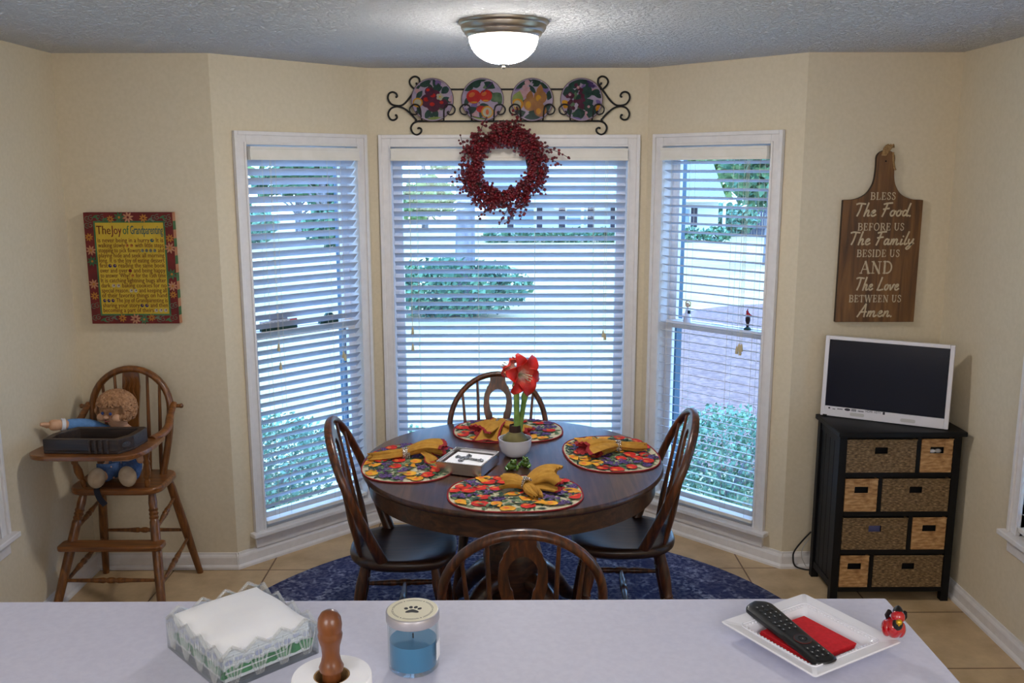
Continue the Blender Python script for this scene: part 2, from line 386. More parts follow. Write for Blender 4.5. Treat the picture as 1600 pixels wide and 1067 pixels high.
# side windows: s measured along the wall
SL=(4.246+2.2-.745-1.25-.0,4.246+2.2-.745)   # left wall s (u=+y): far casing edge y=3.50
HLW=(3.50-1.05+2.2,3.50+2.2); HRW=(4.231-3.49,4.231-3.49+1.05)
ZS2=.492
wall('wall_back_left',A,B,None,WT,0,'dim cream wall behind the wooden high chair')
wall('wall_bay_left',B,C,hole(HL),0,.06,'angled bay wall with the narrow window beside the painted canvas')
wall('wall_bay_center',C,D,hole(HC),.06,.06,'bay wall with the wide window under the plate rack')
wall('wall_bay_right',D,E,hole(HR),.06,0,'angled bay wall with the narrow window beside the cutting board sign')
wall('wall_back_right',E,F,None,0,WT,'cream wall behind the black basket cabinet')
wall('wall_left',*WL,(HLW[0]+CW,HLW[1]-CW,ZS2-.02,ZT-CW),.1,WT,'side wall next to the wooden high chair')
wall('wall_right',*WR,(HRW[0]+CW,HRW[1]-CW,ZS2-.02,ZT-CW),WT,.1,'side wall next to the black basket cabinet')
o=MB().box(-2.2,2.2,YB-WT,YB,-.02,CH).build('wall_rear','wall'); tag(o,'kitchen wall opposite the bay window','wall',None,'structure')
fl=[(-2.15,YB-.1),(2.17,YB-.1),(2.17,4.33),(1.40,4.33),(.78,4.95),(-.76,4.95),(-1.37,4.34),(-2.15,4.34)]
o=MB().prism(fl,.1,z0=-.1).build('floor','tile'); tag(o,'beige square tile floor','floor',None,'structure')
o=MB().prism(fl,.1,z0=CH).build('ceiling','ceiling'); tag(o,'rough textured white ceiling','ceiling',None,'structure')
# baseboards
bprof=[(0,0),(-.022,0),(-.022,.012),(-.016,.02),(-.013,.022),(-.013,.058),(-.010,.066),(-.006,.072),(-.004,.082),(0,.082)]
def baseboard(name,P,Q,e0,e1,label):
    T,L=localT(P,Q); mb=MB(); n=len(bprof)
    v=[(-e0,y,z) for y,z in bprof]+[(L+e1,y,z) for y,z in bprof]
    v=[T@Vector(p) for p in v]; f=[(i,(i+1)%n,n+(i+1)%n,n+i) for i in range(n)]+[tuple(range(n-1,-1,-1)),tuple(range(n,2*n))]
    o=mb.add(v,f).build(name,'trim'); return tag(o,label,'baseboard',None,'structure')
x=.009
baseboard('baseboard_back_left',A,B,0,x,'white baseboard behind the high chair')
baseboard('baseboard_bay_left',B,C,x,-.0,'white baseboard under the bay window beside the canvas')
baseboard('baseboard_bay_center',C,D,0,0,'white baseboard under the wide bay window')
baseboard('baseboard_bay_right',D,E,0,x,'white baseboard under the bay window beside the sign')
baseboard('baseboard_back_right',E,F,x,0,'white baseboard behind the basket cabinet')
baseboard('baseboard_left',*WL,0,0,'white baseboard along the wall beside the high chair')
baseboard('baseboard_right',*WR,0,0,'white baseboard along the wall beside the basket cabinet')
# ------------------------------------------------------------------ windows and blinds
def window(name,P,Q,h,z0,z1,double,label):
    a,L=frameof(P,Q); t=thing(name,label,'window',(P.x,P.y,0),a,kind='structure')
    s0,s1=h; i0,i1=s0+CW,s1-CW; zi=z1-CW
    mb=MB()
    for (a0,a1,b0,b1) in ((s0,i0,z0,z1),(i1,s1,z0,z1),(i0,i1,zi,z1)):
        mb.box(a0,a1,-.014,0.0,b0,b1)
    # raised outer bead and inner bead
    w=.018
    for (a0,a1,b0,b1) in ((s0,s0+w,z0,z1),(s1-w,s1,z0,z1),(s0+w,s1-w,z1-w,z1)): mb.box(a0,a1,-.024,-.014,b0,b1)
    w2=.012
    for (a0,a1,b0,b1) in ((i0-w2,i0,z0,zi+w2),(i1,i1+w2,z0,zi+w2),(i0,i1,zi,zi+w2)): mb.box(a0,a1,-.019,-.014,b0,b1)
    mb.build('casing','trim',t,bevel=.002)
    mb=MB()
    for (a0,a1,b0,b1) in ((i0-.0035,i0,z0,zi+.0035),(i1,i1+.0035,z0,zi+.0035),(i0,i1,zi,zi+.0035)): mb.box(a0,a1,-.0,WT-.01,b0,b1)
    mb.build('jamb','trim',t)
    MB().box(s0-.022,s1+.022,-.05,-.0,z0-.022,z0).build('stool','trim',t,bevel=.004)
    MB().box(i0-.003,i1+.003,0,WT,z0-.022,z0).build('inner_sill','trim',t)
    mb=MB(); mb.box(s0+.004,s1-.004,-.016,0,z0-.085,z0-.022); mb.box(s0+.004,s1-.004,-.022,-.016,z0-.04,z0-.022); mb.build('apron','trim',t,bevel=.002)
    def sash(nm,ya,yb,za,zb,bot,top,st=.042):
        m=MB()
        m.box(i0,i0+st,ya,yb,za,zb); m.box(i1-st,i1,ya,yb,za,zb); m.box(i0+st,i1-st,ya,yb,za,za+bot); m.box(i0+st,i1-st,ya,yb,zb-top,zb)
        so=m.build(nm,'trim',t,bevel=.0015)
        yc=(ya+yb)/2
        MB().box(i0+st-.004,i1-st+.004,yc-.0015,yc+.0015,za+bot-.004,zb-top+.004).build('glass_pane','pane',so)
    if double:
        zm=1.146 if z0<.3 else 1.28
        sash('upper_sash',.082,.108,zm-.03,zi,.034,.035)
        sash('lower_sash',.05,.078,z0,zm,.06,.038)
    else: sash('fixed_sash',.06,.095,z0,zi,.05,.045,.048)
    m=MB(); 
    m.box(i0,i0+.03,.112,.16,z0,zi); m.box(i1-.03,i1,.112,.16,z0,zi)
    m.build('screen_channel','liner',t)
    m=MB()
    for (a0,a1,b0,b1) in ((s0-.3,i0-.001,-.35,2.5),(i1+.001,s1+.3,-.35,2.5)): pass
    return t
window('window_1',B,C,HL,ZS,ZT,True,'narrow double-hung window on the angled wall beside the painted canvas')
window('window_2',C,D,HC,ZS,ZT,False,'wide picture window in the middle of the bay')
window('window_3',D,E,HR,ZS,ZT,True,'narrow double-hung window on the angled wall beside the cutting board sign')
window('window_4',*WL,HLW,ZS2,ZT,True,'side wall window cut off behind the high chair')
window('window_5',*WR,HRW,ZS2,ZT,True,'side wall window cut off near the basket cabinet')
def blind(P,Q,h,z0,z1,tilt,label,ladders,pulls,sag=0.):
    a,L=frameof(P,Q); t=thing('window_blind',label,'blind',(P.x,P.y,0),a,group='white slatted blinds in the bay')
    s0,s1=h; i0,i1=s0+CW+.006,s1-CW-.006; zi=z1-CW-.004
    mb=MB(); mb.box(i0-.003,i1+.003,-.042,-.032,zi-.066,zi-.004); mb.box(i0-.003,i0+.006,-.032,-.002,zi-.066,zi-.004); mb.box(i1-.006,i1+.003,-.032,-.002,zi-.066,zi-.004)
    mb.box(i0-.003,i1+.003,-.046,-.042,zi-.066,zi-.052); mb.box(i0-.003,i1+.003,-.046,-.042,zi-.016,zi-.004)
    mb.build('valance','valance',t,bevel=.0015)
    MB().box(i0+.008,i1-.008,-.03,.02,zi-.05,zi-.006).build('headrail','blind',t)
    mb=MB(); pitch=.0435; hw=.0245; yc=.018
    z=zi-.078; n=0
    zb=z0+.03
    while z>zb+.03:
        T=Matrix.Translation((0,yc,z))@Matrix.Rotation(-tilt,4,'X')
        mb.box(i0,i1,-hw,hw,-.0014,.0014,0,T)
        z-=pitch; n+=1
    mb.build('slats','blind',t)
    T=Matrix.Translation(((i0+i1)/2,yc-.01,zb))@Matrix.Rotation(sag,4,'Y'); w=(i1-i0)/2
    m=MB().box(-w,w,-.026,.026,-.009,.009,0,T); m.build('bottom_rail','valance',t,bevel=.003)
    mb=MB()
    for s in ladders:
        for yy in (yc-.024*math.cos(tilt)-.0012,yc+.024*math.cos(tilt)+.0012): mb.cyl((s,yy,zb),(s,yy,zi-.05),.0009,seg=5)
    mb.build('ladder_cord','cord',t)
    for (s,zz) in pulls:
        m=MB(); m.cyl((s,-.022,zz),(s,-.022,zi-.06),.0010,seg=5); pc=m.build('pull_cord','cord',t)
        MB().turned((s,-.022,zz-.034),(s,-.022,zz+.004),[(0,.0075),(.2,.008),(.6,.006),(.9,.004),(1,.002)],10).build('cord_tassel','tassel',pc,smooth=40)
    return t
d=math.radians
blind(B,C,HL,ZS,ZT,d(40),'white faux wood blind in the narrow window beside the painted canvas',(.24,.31,.60,.68),((.269,1.09),(.275,.995),(.645,1.0),(.655,.985)))
blind(C,D,HC,ZS,ZT,d(32),'wide white faux wood blind behind the berry wreath',(.24,.56,.86,1.17),((.207,1.1),(.206,1.01),(1.226,1.08),(1.236,1.065)))
blind(D,E,HR,ZS,ZT,d(15),'white faux wood blind with nearly flat slats beside the cutting board sign',(.16,.27,.52,.66),((.588,1.07),(.6,1.085),(.607,1.065),(.614,1.085)))
blind(*WL,HLW,ZS2,ZT,d(60),'white blind in the cut-off side window by the high chair',(HLW[0]+.25,HLW[1]-.25),())
blind(*WR,HRW,ZS2,ZT,d(35),'white blind in the cut-off side window by the basket cabinet',(HRW[0]+.25,HRW[1]-.25),())
# ------------------------------------------------------------------ small figures on the window meeting rails
def at_wall(P,Q,s,n,z):
    T,L=localT(P,Q); return T@Vector((s,n,z))
aL=frameof(B,C)[0]; aR=frameof(D,E)[0]
ZR=1.1462
p=at_wall(B,C,.325,.064,ZR)
t=thing('house_model','small model house with a long row of windows on the sash rail','model house',p,aL)
MB().box(-.1,.1,-.011,.011,0,.016).build('green_base','pdkgreen',t)
mb=MB().box(-.1,.1,-.009,.009,.016,.05); mb.build('walls','siding',t)
mb=MB(); 
for k in range(9): mb.box(-.092+k*.021,-.082+k*.021,-.0105,-.009,.024,.042)
mb.build('windows','inkblue',t)
mb=MB().prism([(-.05,.05),(.05,.05),(.035,.07),(0,.086),(-.035,.07)],.016,Matrix.Translation((0,.008,0))@Matrix.Rotation(pi/2,4,'X')); mb.build('roof','roofing',t)
mb=MB().box(-.1,-.06,-.0112,-.009,.016,.03); mb.box(.06,.1,-.0112,-.009,.016,.046); mb.build('porch_flowers','pred',t)
p=at_wall(B,C,.617,.064,ZR)
t=thing('house_model','tiny model cottage with a green base near the dark window edge','model house',p,aL)
MB().box(-.055,.055,-.011,.011,0,.014).build('green_base','pdkgreen',t)
MB().box(-.02,.03,-.009,.009,.014,.034).build('walls','siding',t)
MB().prism([(-.025,.034),(.035,.034),(.02,.052),(-.01,.052)],.016,Matrix.Translation((0,.008,0))@Matrix.Rotation(pi/2,4,'X')).build('roof','pdkgreen',t)
MB().box(.036,.05,-.009,.009,.014,.024).build('shrub','ink',t)
p=at_wall(D,E,.238,.064,ZR)
t=thing('angel_figurine','pale angel figurine with a golden halo on the sash rail','figurine',p,aR)
MB().lathe([(.024,0),(.021,.02),(.013,.05),(.008,.07),(.004,.076)],16).build('robe','ceramic',t,smooth=50)
MB().ball((0,-.002,.088),.011,.011,.013).build('head','skin',t,smooth=60)
MB().lathe([(.0135,0),(.017,.0),(.017,.004),(.0135,.004)],18,Matrix.Translation((0,.004,.094))@Matrix.Rotation(pi/2,4,'X'),cap=False).build('halo','gold',t)
MB().box(.008,.02,-.012,0,.045,.062).build('lantern','ink',t)
p=at_wall(D,E,.592,.064,ZR)
t=thing('bird_figurine','red bird figurine on a post, standing on the sash rail','figurine',p,aR)
MB().lathe([(.019,0),(.018,.006),(.008,.014),(.0,.016)],16).build('base','pdkgreen',t,smooth=50)
MB().lathe([(.006,.012),(.007,.03),(.012,.045),(.012,.062),(.006,.066)],12).build('post','twig',t,smooth=50)
m=MB(); m.ball((0,0,.077),.013,.010,.012); m.ball((-.004,0,.09),.008); m.turned((-.004,0,.094),(-.002,0,.106),[(0,.005),(1,.001)]); m.turned((.01,0,.076),(.026,0,.072),[(0,.005),(1,.002)]); m.build('bird','redglaze',t,smooth=60)
p=at_wall(D,E,.42,.064,ZR)
t=thing('glass_block','small clear glass ornament lying on the sash rail','ornament',p,aR)
MB().box(-.03,.03,-.01,.01,0,.012).build('prism','cutglass',t,bevel=.002)
# ------------------------------------------------------------------ outside
def gz(y): return -.3-.033*(max(y,5)-5)
mb=MB(); mb.grid(lambda u,v:(-70+140*u,-12+132*v,gz(-12+132*v)-.0),15,34)
o=mb.build('lawn','lawn'); tag(o,'pale winter lawn sloping away outside','lawn',None,'structure')
o=MB().prism([(p.x,p.y) for p in cr_spline([(.9,7.0,0),(3,6.8,0),(6,6.7,0),(11,7.6,0),(13,12,0),(11,17,0),(7,18.5,0),(3.6,17.2,0),(2.2,13.,0),(1.5,9.,0)],5,True)],.03)
for v_ in o.v: pass
o.v=[(x_,y_,z_+gz(y_)) for x_,y_,z_ in o.v]
o=o.build('mulch_bed','litter'); tag(o,'pinkish brown leaf litter bed on the lawn outside the window by the sign','leaf litter',None,'stuff')
def leafcloud(mb,c,r,n,size,seed,fl=1.,flatbase=False):
    rr=random.Random(seed)
    for i in range(n):
        while True:
            p=Vector((rr.uniform(-1,1),rr.uniform(-1,1),rr.uniform(-1,1)))
            if .25<p.length<1: break
        p=p.normalized()*(.55+.45*rr.random())
        if flatbase and p.z<-.2: p.z=-.2-.6*rr.random()*.6
        q=Vector((c[0]+p.x*r[0],c[1]+p.y*r[1],c[2]+p.z*r[2]))
        n1=Vector((rr.uniform(-1,1),rr.uniform(-1,1),rr.uniform(-1,1))).normalized(); n2=n1.orthogonal().normalized(); n3=n1.cross(n2)
        s=size*rr.uniform(.6,1.3)
        mb.add([q-n2*s-n3*s*.5,q+n2*s*.3-n3*s*.6,q+n2*s+n3*s*.3,q-n2*s*.2+n3*s*.7],[(0,1,2,3)])
def shrub(name,label,c,r,n,size,mat,seed,group=None):
    t=thing(name,label,'shrub',(c[0],c[1],gz(c[1])),group=group)
    mb=MB(); leafcloud(mb,(0,0,r[2]*.95),r,n,size,seed); fo=mb.build('foliage',mat,t); fo['kind']='stuff'
    m=MB(); rr=random.Random(seed+5)
    for k in range(6):
        a=rr.uniform(0,6.28); m.tube([(0,0,-.05),(r[0]*.3*math.cos(a),r[1]*.3*math.sin(a),r[2]*.6),(r[0]*.55*math.cos(a),r[1]*.55*math.sin(a),r[2]*1.1)],[.02,.014,.006],6)
    m.build('branches','bark',t)
    return t
sid=100
for (cx,cy,rx,ry,rz,lab) in ((-1.64,6.0,.56,.36,.34,'low leafy shrub outside the window by the canvas'),(-.74,6.3,.32,.32,.25,'small low shrub outside between the canvas-side window and the wide window'),(.02,6.4,.34,.32,.24,'low shrub outside below the middle of the wide bay window'),(1.5,6.0,.62,.36,.36,'low leafy shrub outside the window by the cutting board sign'),(2.6,5.8,.40,.36,.34,'low leafy shrub outside nearest the cabinet corner')):
    shrub('foundation_shrub',lab,(cx,cy),(rx,ry,rz),int(9000*rx),.017,'hedge',sid,'foundation shrubs under the bay'); sid+=1
shrub('yard_shrub','broad green shrub around the tree trunk on the lawn',(-1.0,16.6),(1.5,.8,.55),3200,.06,'leaf',55)
def tree(name,label,x,y,h,cr,mat,seed,tr=.17,n=1400,size=.3,base=.35,group=None):
    t=thing(name,label,'tree',(x,y,gz(y)),group=group); rr=random.Random(seed)
    m=MB(); m.tube([(0,0,-.2),(0.05,0,h*.3),(-.05,.05,h*.6),(.05,0,h*.9)],[tr*1.15,tr,tr*.7,tr*.2],10)
    for k in range(7):
        a=rr.uniform(0,6.28); z=h*rr.uniform(base,.8); l=cr*rr.uniform(.5,.9)
        m.tube([(0,0,z),(l*.5*math.cos(a),l*.5*math.sin(a),z+l*.35),(l*math.cos(a),l*math.sin(a),z+l*.5)],[tr*.4,tr*.25,tr*.06],6)
    m.build('trunk','bark',t,smooth=50)
    mb=MB()
    for k in range(7):
        a=rr.uniform(0,6.28); q=rr.uniform(.2,.65)*cr; z=h*(base+.1+rr.random()*(.85-base))
        leafcloud(mb,(q*math.cos(a),q*math.sin(a),z),(cr*.55,cr*.55,h*.16),n//7,size,seed*31+k)
    fo=mb.build('foliage',mat,t); fo['kind']='stuff'
    return t
tree('yard_tree','tree with a grey trunk standing in the broad shrub',-.78,16.7,7.,2.6,'leaf2',11,.17,1500,.16,.55)
xs=[(-32,52),(-26,44),(-22,60),(-17.5,45),(-13.5,60),(-9.5,48),(-6,68),(.5,71),(7,70),(13.2,64),(18.5,54),(20.5,68),(25,57),(31,48)]
for i,(x_,y_) in enumerate(xs):
    tree('distant_tree','tree in the row beyond the lawn and the neighbouring house',x_,y_,R_.uniform(6.5,10.),R_.uniform(2.6,3.6),'leaf' if i%3 else 'leaf2',200+i,.22,1300,.34,.12,'trees beyond the lawn')
# near trees seen through the angled windows
tree('side_tree','leafy tree outside seen through the window by the canvas',-6.6,20,6.,2.2,'leaf2',401,.15,1500,.15,.25)
tree('side_tree','darker leafy tree outside seen through the window by the sign',8.6,30,5.8,2.4,'leaf',402,.18,1600,.2,.2)
for i,(x_,y_,rx_) in enumerate([(-31,43,2.4),(-23,50,2.6),(-19.5,39,2.2),(-15,51,2.4),(-12.3,42,1.9),(-7.5,42,1.9),(13.6,56,1.8),(17.2,47,1.8),(21.8,51,2.2),(27.5,60,2.4)]):
    shrub('treeline_bush','dense green bush along the far edge of the lawn',(x_,y_),(rx_,1.1,1.05),700,.2,'leaf' if i%2 else 'hedge',600+i,'bushes along the far lawn edge')
t=thing('garden_fence','weathered grey board fence beyond the lawn beside the neighbouring house','fence',(17.2,57.5,gz(57.5)))
mb=MB()
for k in range(46): mb.box(-3.6+k*.16,-3.46+k*.16,-.02,.02,0,1.75+.02*(k%3))
mb.build('boards','fence',t)
mb=MB(); mb.box(-3.6,3.7,.02,.07,.3,.4); mb.box(-3.6,3.7,.02,.07,1.4,1.5); mb.build('rails','fence',t)
# neighbour's house
hy=50.; hz=gz(hy)
t=thing('neighbor_house','white neighbouring house across the lawn with dark shutters','house',(5.2,hy,hz))
MB().box(-6.3,6.3,0,6,0,2.15).build('walls','siding',t)
mb=MB().prism([(-.5,2.15),(6.5,2.15),(3,4.1)],13.2,Matrix.Translation((6.6,0,0))@Matrix(((0,0,-1,0),(1,0,0,0),(0,1,0,0),(0,0,0,1)))); mb.build('roof','roofing',t)
for k,xw in enumerate((-4.2,-1.4,1.4,4.2)):
    w=MB().box(xw-.6,xw+.6,-.06,.0,.75,1.75).build('house_window','trim',t); MB().box(xw-.52,xw+.52,-.08,-.06,.83,1.67).build('window_glass','hglass',w)
    for sg in (-1,1): MB().box(xw+sg*.78-.17,xw+sg*.78+.17,-.05,0,.7,1.8).build('shutter','shutter',t)
mb=MB()
for k in range(45): mb.box(-6.2+k*.28,-6.16+k*.28,-1.25,-1.2,.05,.62)
mb.box(-6.3,6.3,-1.26,-1.19,.6,.66); mb.build('porch_railing','siding',t)
m=MB()
for k in range(6): m.box(-6.25+k*2.5,-6.1+k*2.5,-1.3,-1.15,0,2.15)
m.build('porch_posts','siding',t); MB().box(-6.4,6.4,-1.4,0,2.1,2.2).build('porch_roof','siding',t)
t=thing('house_hedge','clipped green hedge in front of the neighbouring house','hedge',(5.2,47.4,gz(47.4)))
mb=MB(); 
for k in range(9): leafcloud(mb,(-5.6+k*1.4,0,.35),(.9,.5,.42),260,.12,900+k)
mb.build('foliage','leaf',t)['kind']='stuff'
# ------------------------------------------------------------------ ceiling lamp
t=thing('ceiling_lamp','lit frosted dome ceiling lamp with a brushed nickel rim','ceiling lamp',(-.008,3.38,CH))
MB().lathe([(.160,0),(.160,-.006),(.155,-.012),(.152,-.014),(.150,-.024),(.144,-.034),(.137,-.038),(.135,-.044),(.130,-.052),(.125,-.054),(.116,-.050),(.10,-.02),(.10,0)],64,cap=False).build('rim','nickel',t,smooth=40)
pr=[]
for k in range(15):
    a=k/14*pi/2; pr.append((.123*math.cos(a)**.9 if k<14 else 0.,-.05-.094*math.sin(a)))
MB().lathe(pr,48,cap=False).build('glass_dome','dome',t,smooth=60)
MB().lathe([(0,-.139),(.016,-.142),(.016,-.146),(.006,-.149),(.008,-.154),(.005,-.160),(0,-.161)],20,cap=False).build('finial','darknickel',t,smooth=50)
# ------------------------------------------------------------------ rug
def rugmat():
    m,nt,b=newmat('navy_distressed_rug'); N=nt.nodes; L=nt.links
    tc=N.new('ShaderNodeTexCoord'); ln=N.new('ShaderNodeVectorMath'); ln.operation='LENGTH'; L.new(tc.outputs['Object'],ln.inputs[0])
    nz=N.new('ShaderNodeTexNoise'); nz.inputs['Scale'].default_value=55; nz.inputs['Detail'].default_value=6; L.new(tc.outputs['Object'],nz.inputs['Vector'])
    n2=N.new('ShaderNodeTexNoise'); n2.inputs['Scale'].default_value=4; n2.inputs['Detail'].default_value=4; L.new(tc.outputs['Object'],n2.inputs['Vector'])
    vo=N.new('ShaderNodeTexVoronoi'); vo.inputs['Scale'].default_value=9; vo.feature='DISTANCE_TO_EDGE'; L.new(tc.outputs['Object'],vo.inputs['Vector'])
    vr=N.new('ShaderNodeValToRGB'); vr.color_ramp.elements[0].color=(1,1,1,1); vr.color_ramp.elements[0].position=.02; vr.color_ramp.elements[1].color=(0,0,0,1); vr.color_ramp.elements[1].position=.07; L.new(vo.outputs['Distance'],vr.inputs[0])
    # rings
    cr=N.new('ShaderNodeValToRGB'); cr.color_ramp.interpolation='LINEAR'; e=cr.color_ramp.elements
    e[0].position=0; e[0].color=(.3,.3,.3,1); e[1].position=.98; e[1].color=(0,0,0,1)
    for p,v in ((.36,.35),(.37,0),(.40,.0),(.41,.45),(.43,.45),(.44,.12),(.60,.12),(.76,.10),(.77,.55),(.795,.55),(.80,.05),(.86,.08)):
        k=e.new(p); k.color=(v,v,v,1)
    sc_=N.new('ShaderNodeMath'); sc_.operation='MULTIPLY'; sc_.inputs[1].default_value=1/1.36; L.new(ln.outputs['Value'],sc_.inputs[0]); L.new(sc_.outputs[0],cr.inputs[0])
    a1=N.new('ShaderNodeMath'); a1.operation='MULTIPLY_ADD'; a1.inputs[1].default_value=.35; L.new(vr.outputs[0],a1.inputs[0]); L.new(cr.outputs[0],a1.inputs[2])
    nr=N.new('ShaderNodeValToRGB'); nr.color_ramp.elements[0].position=.4; nr.color_ramp.elements[1].position=.66; L.new(nz.outputs['Fac'],nr.inputs[0])
    nr2=N.new('ShaderNodeValToRGB'); nr2.color_ramp.elements[0].position=.35; nr2.color_ramp.elements[1].position=.65; L.new(n2.outputs['Fac'],nr2.inputs[0])
    a2=N.new('ShaderNodeMath'); a2.operation='MULTIPLY_ADD'; a2.inputs[1].default_value=.35; L.new(nr2.outputs[0],a2.inputs[0]); L.new(a1.outputs[0],a2.inputs[2])
    a3=N.new('ShaderNodeMath'); a3.operation='MULTIPLY'; L.new(nr.outputs[0],a3.inputs[0]); L.new(a2.outputs[0],a3.inputs[1])
    mx=N.new('ShaderNodeMix'); mx.data_type='RGBA'; L.new(a3.outputs[0],mx.inputs[0]); mx.inputs[6].default_value=(*S(26,34,84),1); mx.inputs[7].default_value=(*S(176,180,200),1)
    L.new(mx.outputs[2],b.inputs['Base Color']); b.inputs['Roughness'].default_value=.95
    bp=N.new('ShaderNodeBump'); bp.inputs['Strength'].default_value=.3; bp.inputs['Distance'].default_value=.003; L.new(nz.outputs['Fac'],bp.inputs['Height']); L.new(bp.outputs['Normal'],b.inputs['Normal'])
    return m
M['rug']=rugmat()
o=MB().lathe([(0,0),(1.338,0),(1.342,.003),(1.338,.006),(0,.006)],128).build('round_rug','rug',smooth=40,loc=(.03,3.325,.0005)); tag(o,'round navy blue patterned rug under the dining table','rug')
RZ=.0068
# ------------------------------------------------------------------ dining table
TZ=.76; TC=(.023,3.608)
t=thing('dining_table','round brown oak pedestal table laid for four','table',(TC[0],TC[1],RZ))
h=TZ-RZ
MB().lathe([(0,h-.03),(.595,h-.03),(.607,h-.026),(.613,h-.018),(.613,h-.008),(.608,h-.001),(.602,h),(0,h)],128).build('tabletop','table',t,smooth=40)
MB().lathe([(.565,h-.105),(.572,h-.11),(.582,h-.105),(.582,h-.03),(.55,h-.03),(.55,h-.105)],128,cap=False).build('apron','tabledark',t,smooth=40)
MB().lathe([(.20,h-.031),(.20,h-.06),(.10,h-.09),(.075,h-.12),(.07,.5),(.085,.46),(.11,.40),(.125,.34),(.115,.26),(.12,.2),(.10,.16),(.10,.10),(0,.10)],40).build('pedestal_column','tabledark',t,smooth=40)
for k in range(4):
    a=pi/4+k*pi/2; c,s_=math.cos(a),math.sin(a)
    pth=cr_spline([(.07*c,.07*s_,.25),(.16*c,.16*s_,.235),(.26*c,.26*s_,.15),(.34*c,.34*s_,.055),(.41*c,.41*s_,.03)],6)
    MB().tube(pth,[.045-.018*i/(len(pth)-1) for i in range(len(pth))],12,up=(0,0,1)).build('pedestal_leg','tabledark',t,smooth=50)
# ------------------------------------------------------------------ dining chairs
def dining_chair(label):
    t=thing('dining_chair',label,'chair',group='bow back dining chairs round the table')
    SZ=.45
    def outl(a):
        c,s_=math.cos(a),math.sin(a); ex=2.7
        r=(abs(c)**ex+abs(s_)**ex)**(-1/ex)
        x=r*c*.212; wy=.222-.03*(.5-x/.424); return x,r*s_*wy
    mb=MB(); seg=56; rows=[(0,0.),(.35,0.),(.7,0.),(.86,0.),(.95,0),(1,0)]
    v=[];f=[]
    def ring(sc_,z,dish):
        o=len(v)
        for k in range(seg):
            x,y=outl(2*pi*k/seg); x*=sc_;y*=sc_
            zz=z
            if dish: zz=z-.014*max(0,1-((x+.02)/.17)**2-(y/.19)**2)**.8 if ((x+.02)/.17)**2+(y/.19)**2<1 else z
            v.append((x,y,zz))
        return o
    rs=[ring(s_,SZ,True) for s_ in (.08,.25,.4,.55,.7,.82,.92)]+[ring(.97,SZ-.004,False),ring(1.0,SZ-.014,False),ring(.99,SZ-.028,False),ring(.93,SZ-.042,False),ring(.3,SZ-.045,False)]
    for a,b in zip(rs,rs[1:]):
        for k in range(seg):
            k2=(k+1)%seg; f.append((b+k,b+k2,a+k2,a+k))
    f=[tuple(reversed(q)) for q in f]
    f.append(tuple(rs[0]+k for k in range(seg))); f.append(tuple(rs[-1]+seg-1-k for k in range(seg)))
    f=[tuple(reversed(q)) for q in f[:-2]]+f[-2:]
    mb.add(v,f).build('seat','seatwood',t,smooth=50)
    lp=[(0,.013),(.06,.017),(.30,.019),(.45,.022),(.52,.021),(.535,.017),(.55,.022),(.565,.017),(.58,.022),(.6,.018),(.70,.022),(.82,.023),(.9,.019),(1,.016)]
    feet={}
    for sx in (-1,1):
        for sy in (-1,1):
            p1=Vector((sx*.135-.01,sy*.135,SZ-.04)); p0=Vector((sx*.205-.01,sy*.195,.0045)); feet[(sx,sy)]=(p0,p1)
            MB().turned(p0,p1,lp,14).build('leg','chairwood',t,smooth=40)
    sp=[(0,.008),(.2,.011),(.35,.014),(.42,.011),(.44,.015),(.5,.016),(.56,.015),(.58,.011),(.65,.014),(.8,.011),(1,.008)]
    mids=[]
    for sy in (-1,1):
        a=feet[(-1,sy)][0].lerp(feet[(-1,sy)][1],.48); b=feet[(1,sy)][0].lerp(feet[(1,sy)][1],.48)
        MB().turned(a,b,sp,12).build('stretcher','chairwood',t,smooth=40); mids.append((a+b)/2)
    MB().turned(mids[0],mids[1],sp,12).build('stretcher','chairwood',t,smooth=40)
    LX=lambda z: -.075-.40*(z-SZ)
    pts=[]
    for k in range(9):
        u=k/8; z=SZ-.012+(.725-SZ+.012)*u; y=.172+.056*math.sin(u*pi/2); pts.append((y,z))
    for k in range(1,24):
        a=pi*k/24; pts.append((.228*math.cos(a),.725+.232*math.sin(a)))
    pts+=[(-y,z) for y,z in reversed(pts[:9])]
    path=[Vector((LX(z),y,z)) for y,z in pts]; n=len(path)
    rad=[.0135+.0055*max(0,1-(z-SZ)/.26) for y,z in pts]
    MB().tube(path,rad,12,flat=1.25,up=(1,0,0)).build('bow','chairwood',t,smooth=50)
    for sy in (-1,1):
        for yb,yt,zt in ((.082,.098,.925),(.13,.168,.87)):
            p0=Vector((-.17 if yb<.1 else -.155,sy*yb,SZ-.01)); p1=Vector((LX(zt),sy*yt,zt))
            MB().turned(p0,p1,[(0,.0075),(.12,.0095),(.28,.0125),(.45,.009),(.8,.0068),(1,.006)],10).build('spindle','chairwood',t,smooth=40)
    # fiddle splat with keyhole
    zs=[SZ-.01,.52,.60,.66,.70,.725,.75,.78,.81,.845,.865,.885,.895,.905,.92,.95]
    wo=[.034,.036,.038,.042,.046,.049,.058,.066,.069,.067,.064,.054,.053,.045,.037,.036]
    zi=[.70,.725,.728,.745,.775,.785,.80,.825,.845,.862,.875,.885,.889]
    wi=[0,0,.016,.024,.028,.034,.037,.041,.041,.036,.026,.014,0]
    def lin(xs,ys,x):
        if x<=xs[0]: return ys[0]
        for i in range(len(xs)-1):
            if x<=xs[i+1]: return ys[i]+(ys[i+1]-ys[i])*(x-xs[i])/(xs[i+1]-xs[i])
        return ys[-1]
    mb=MB(); Z=sorted(set(zs+zi+[SZ-.01+k*.012 for k in range(42)])); Z=[z for z in Z if z<=.95]
    XS=lambda z: -.172+( (LX(.95)+.172)*((z-SZ)/(.95-SZ)) )
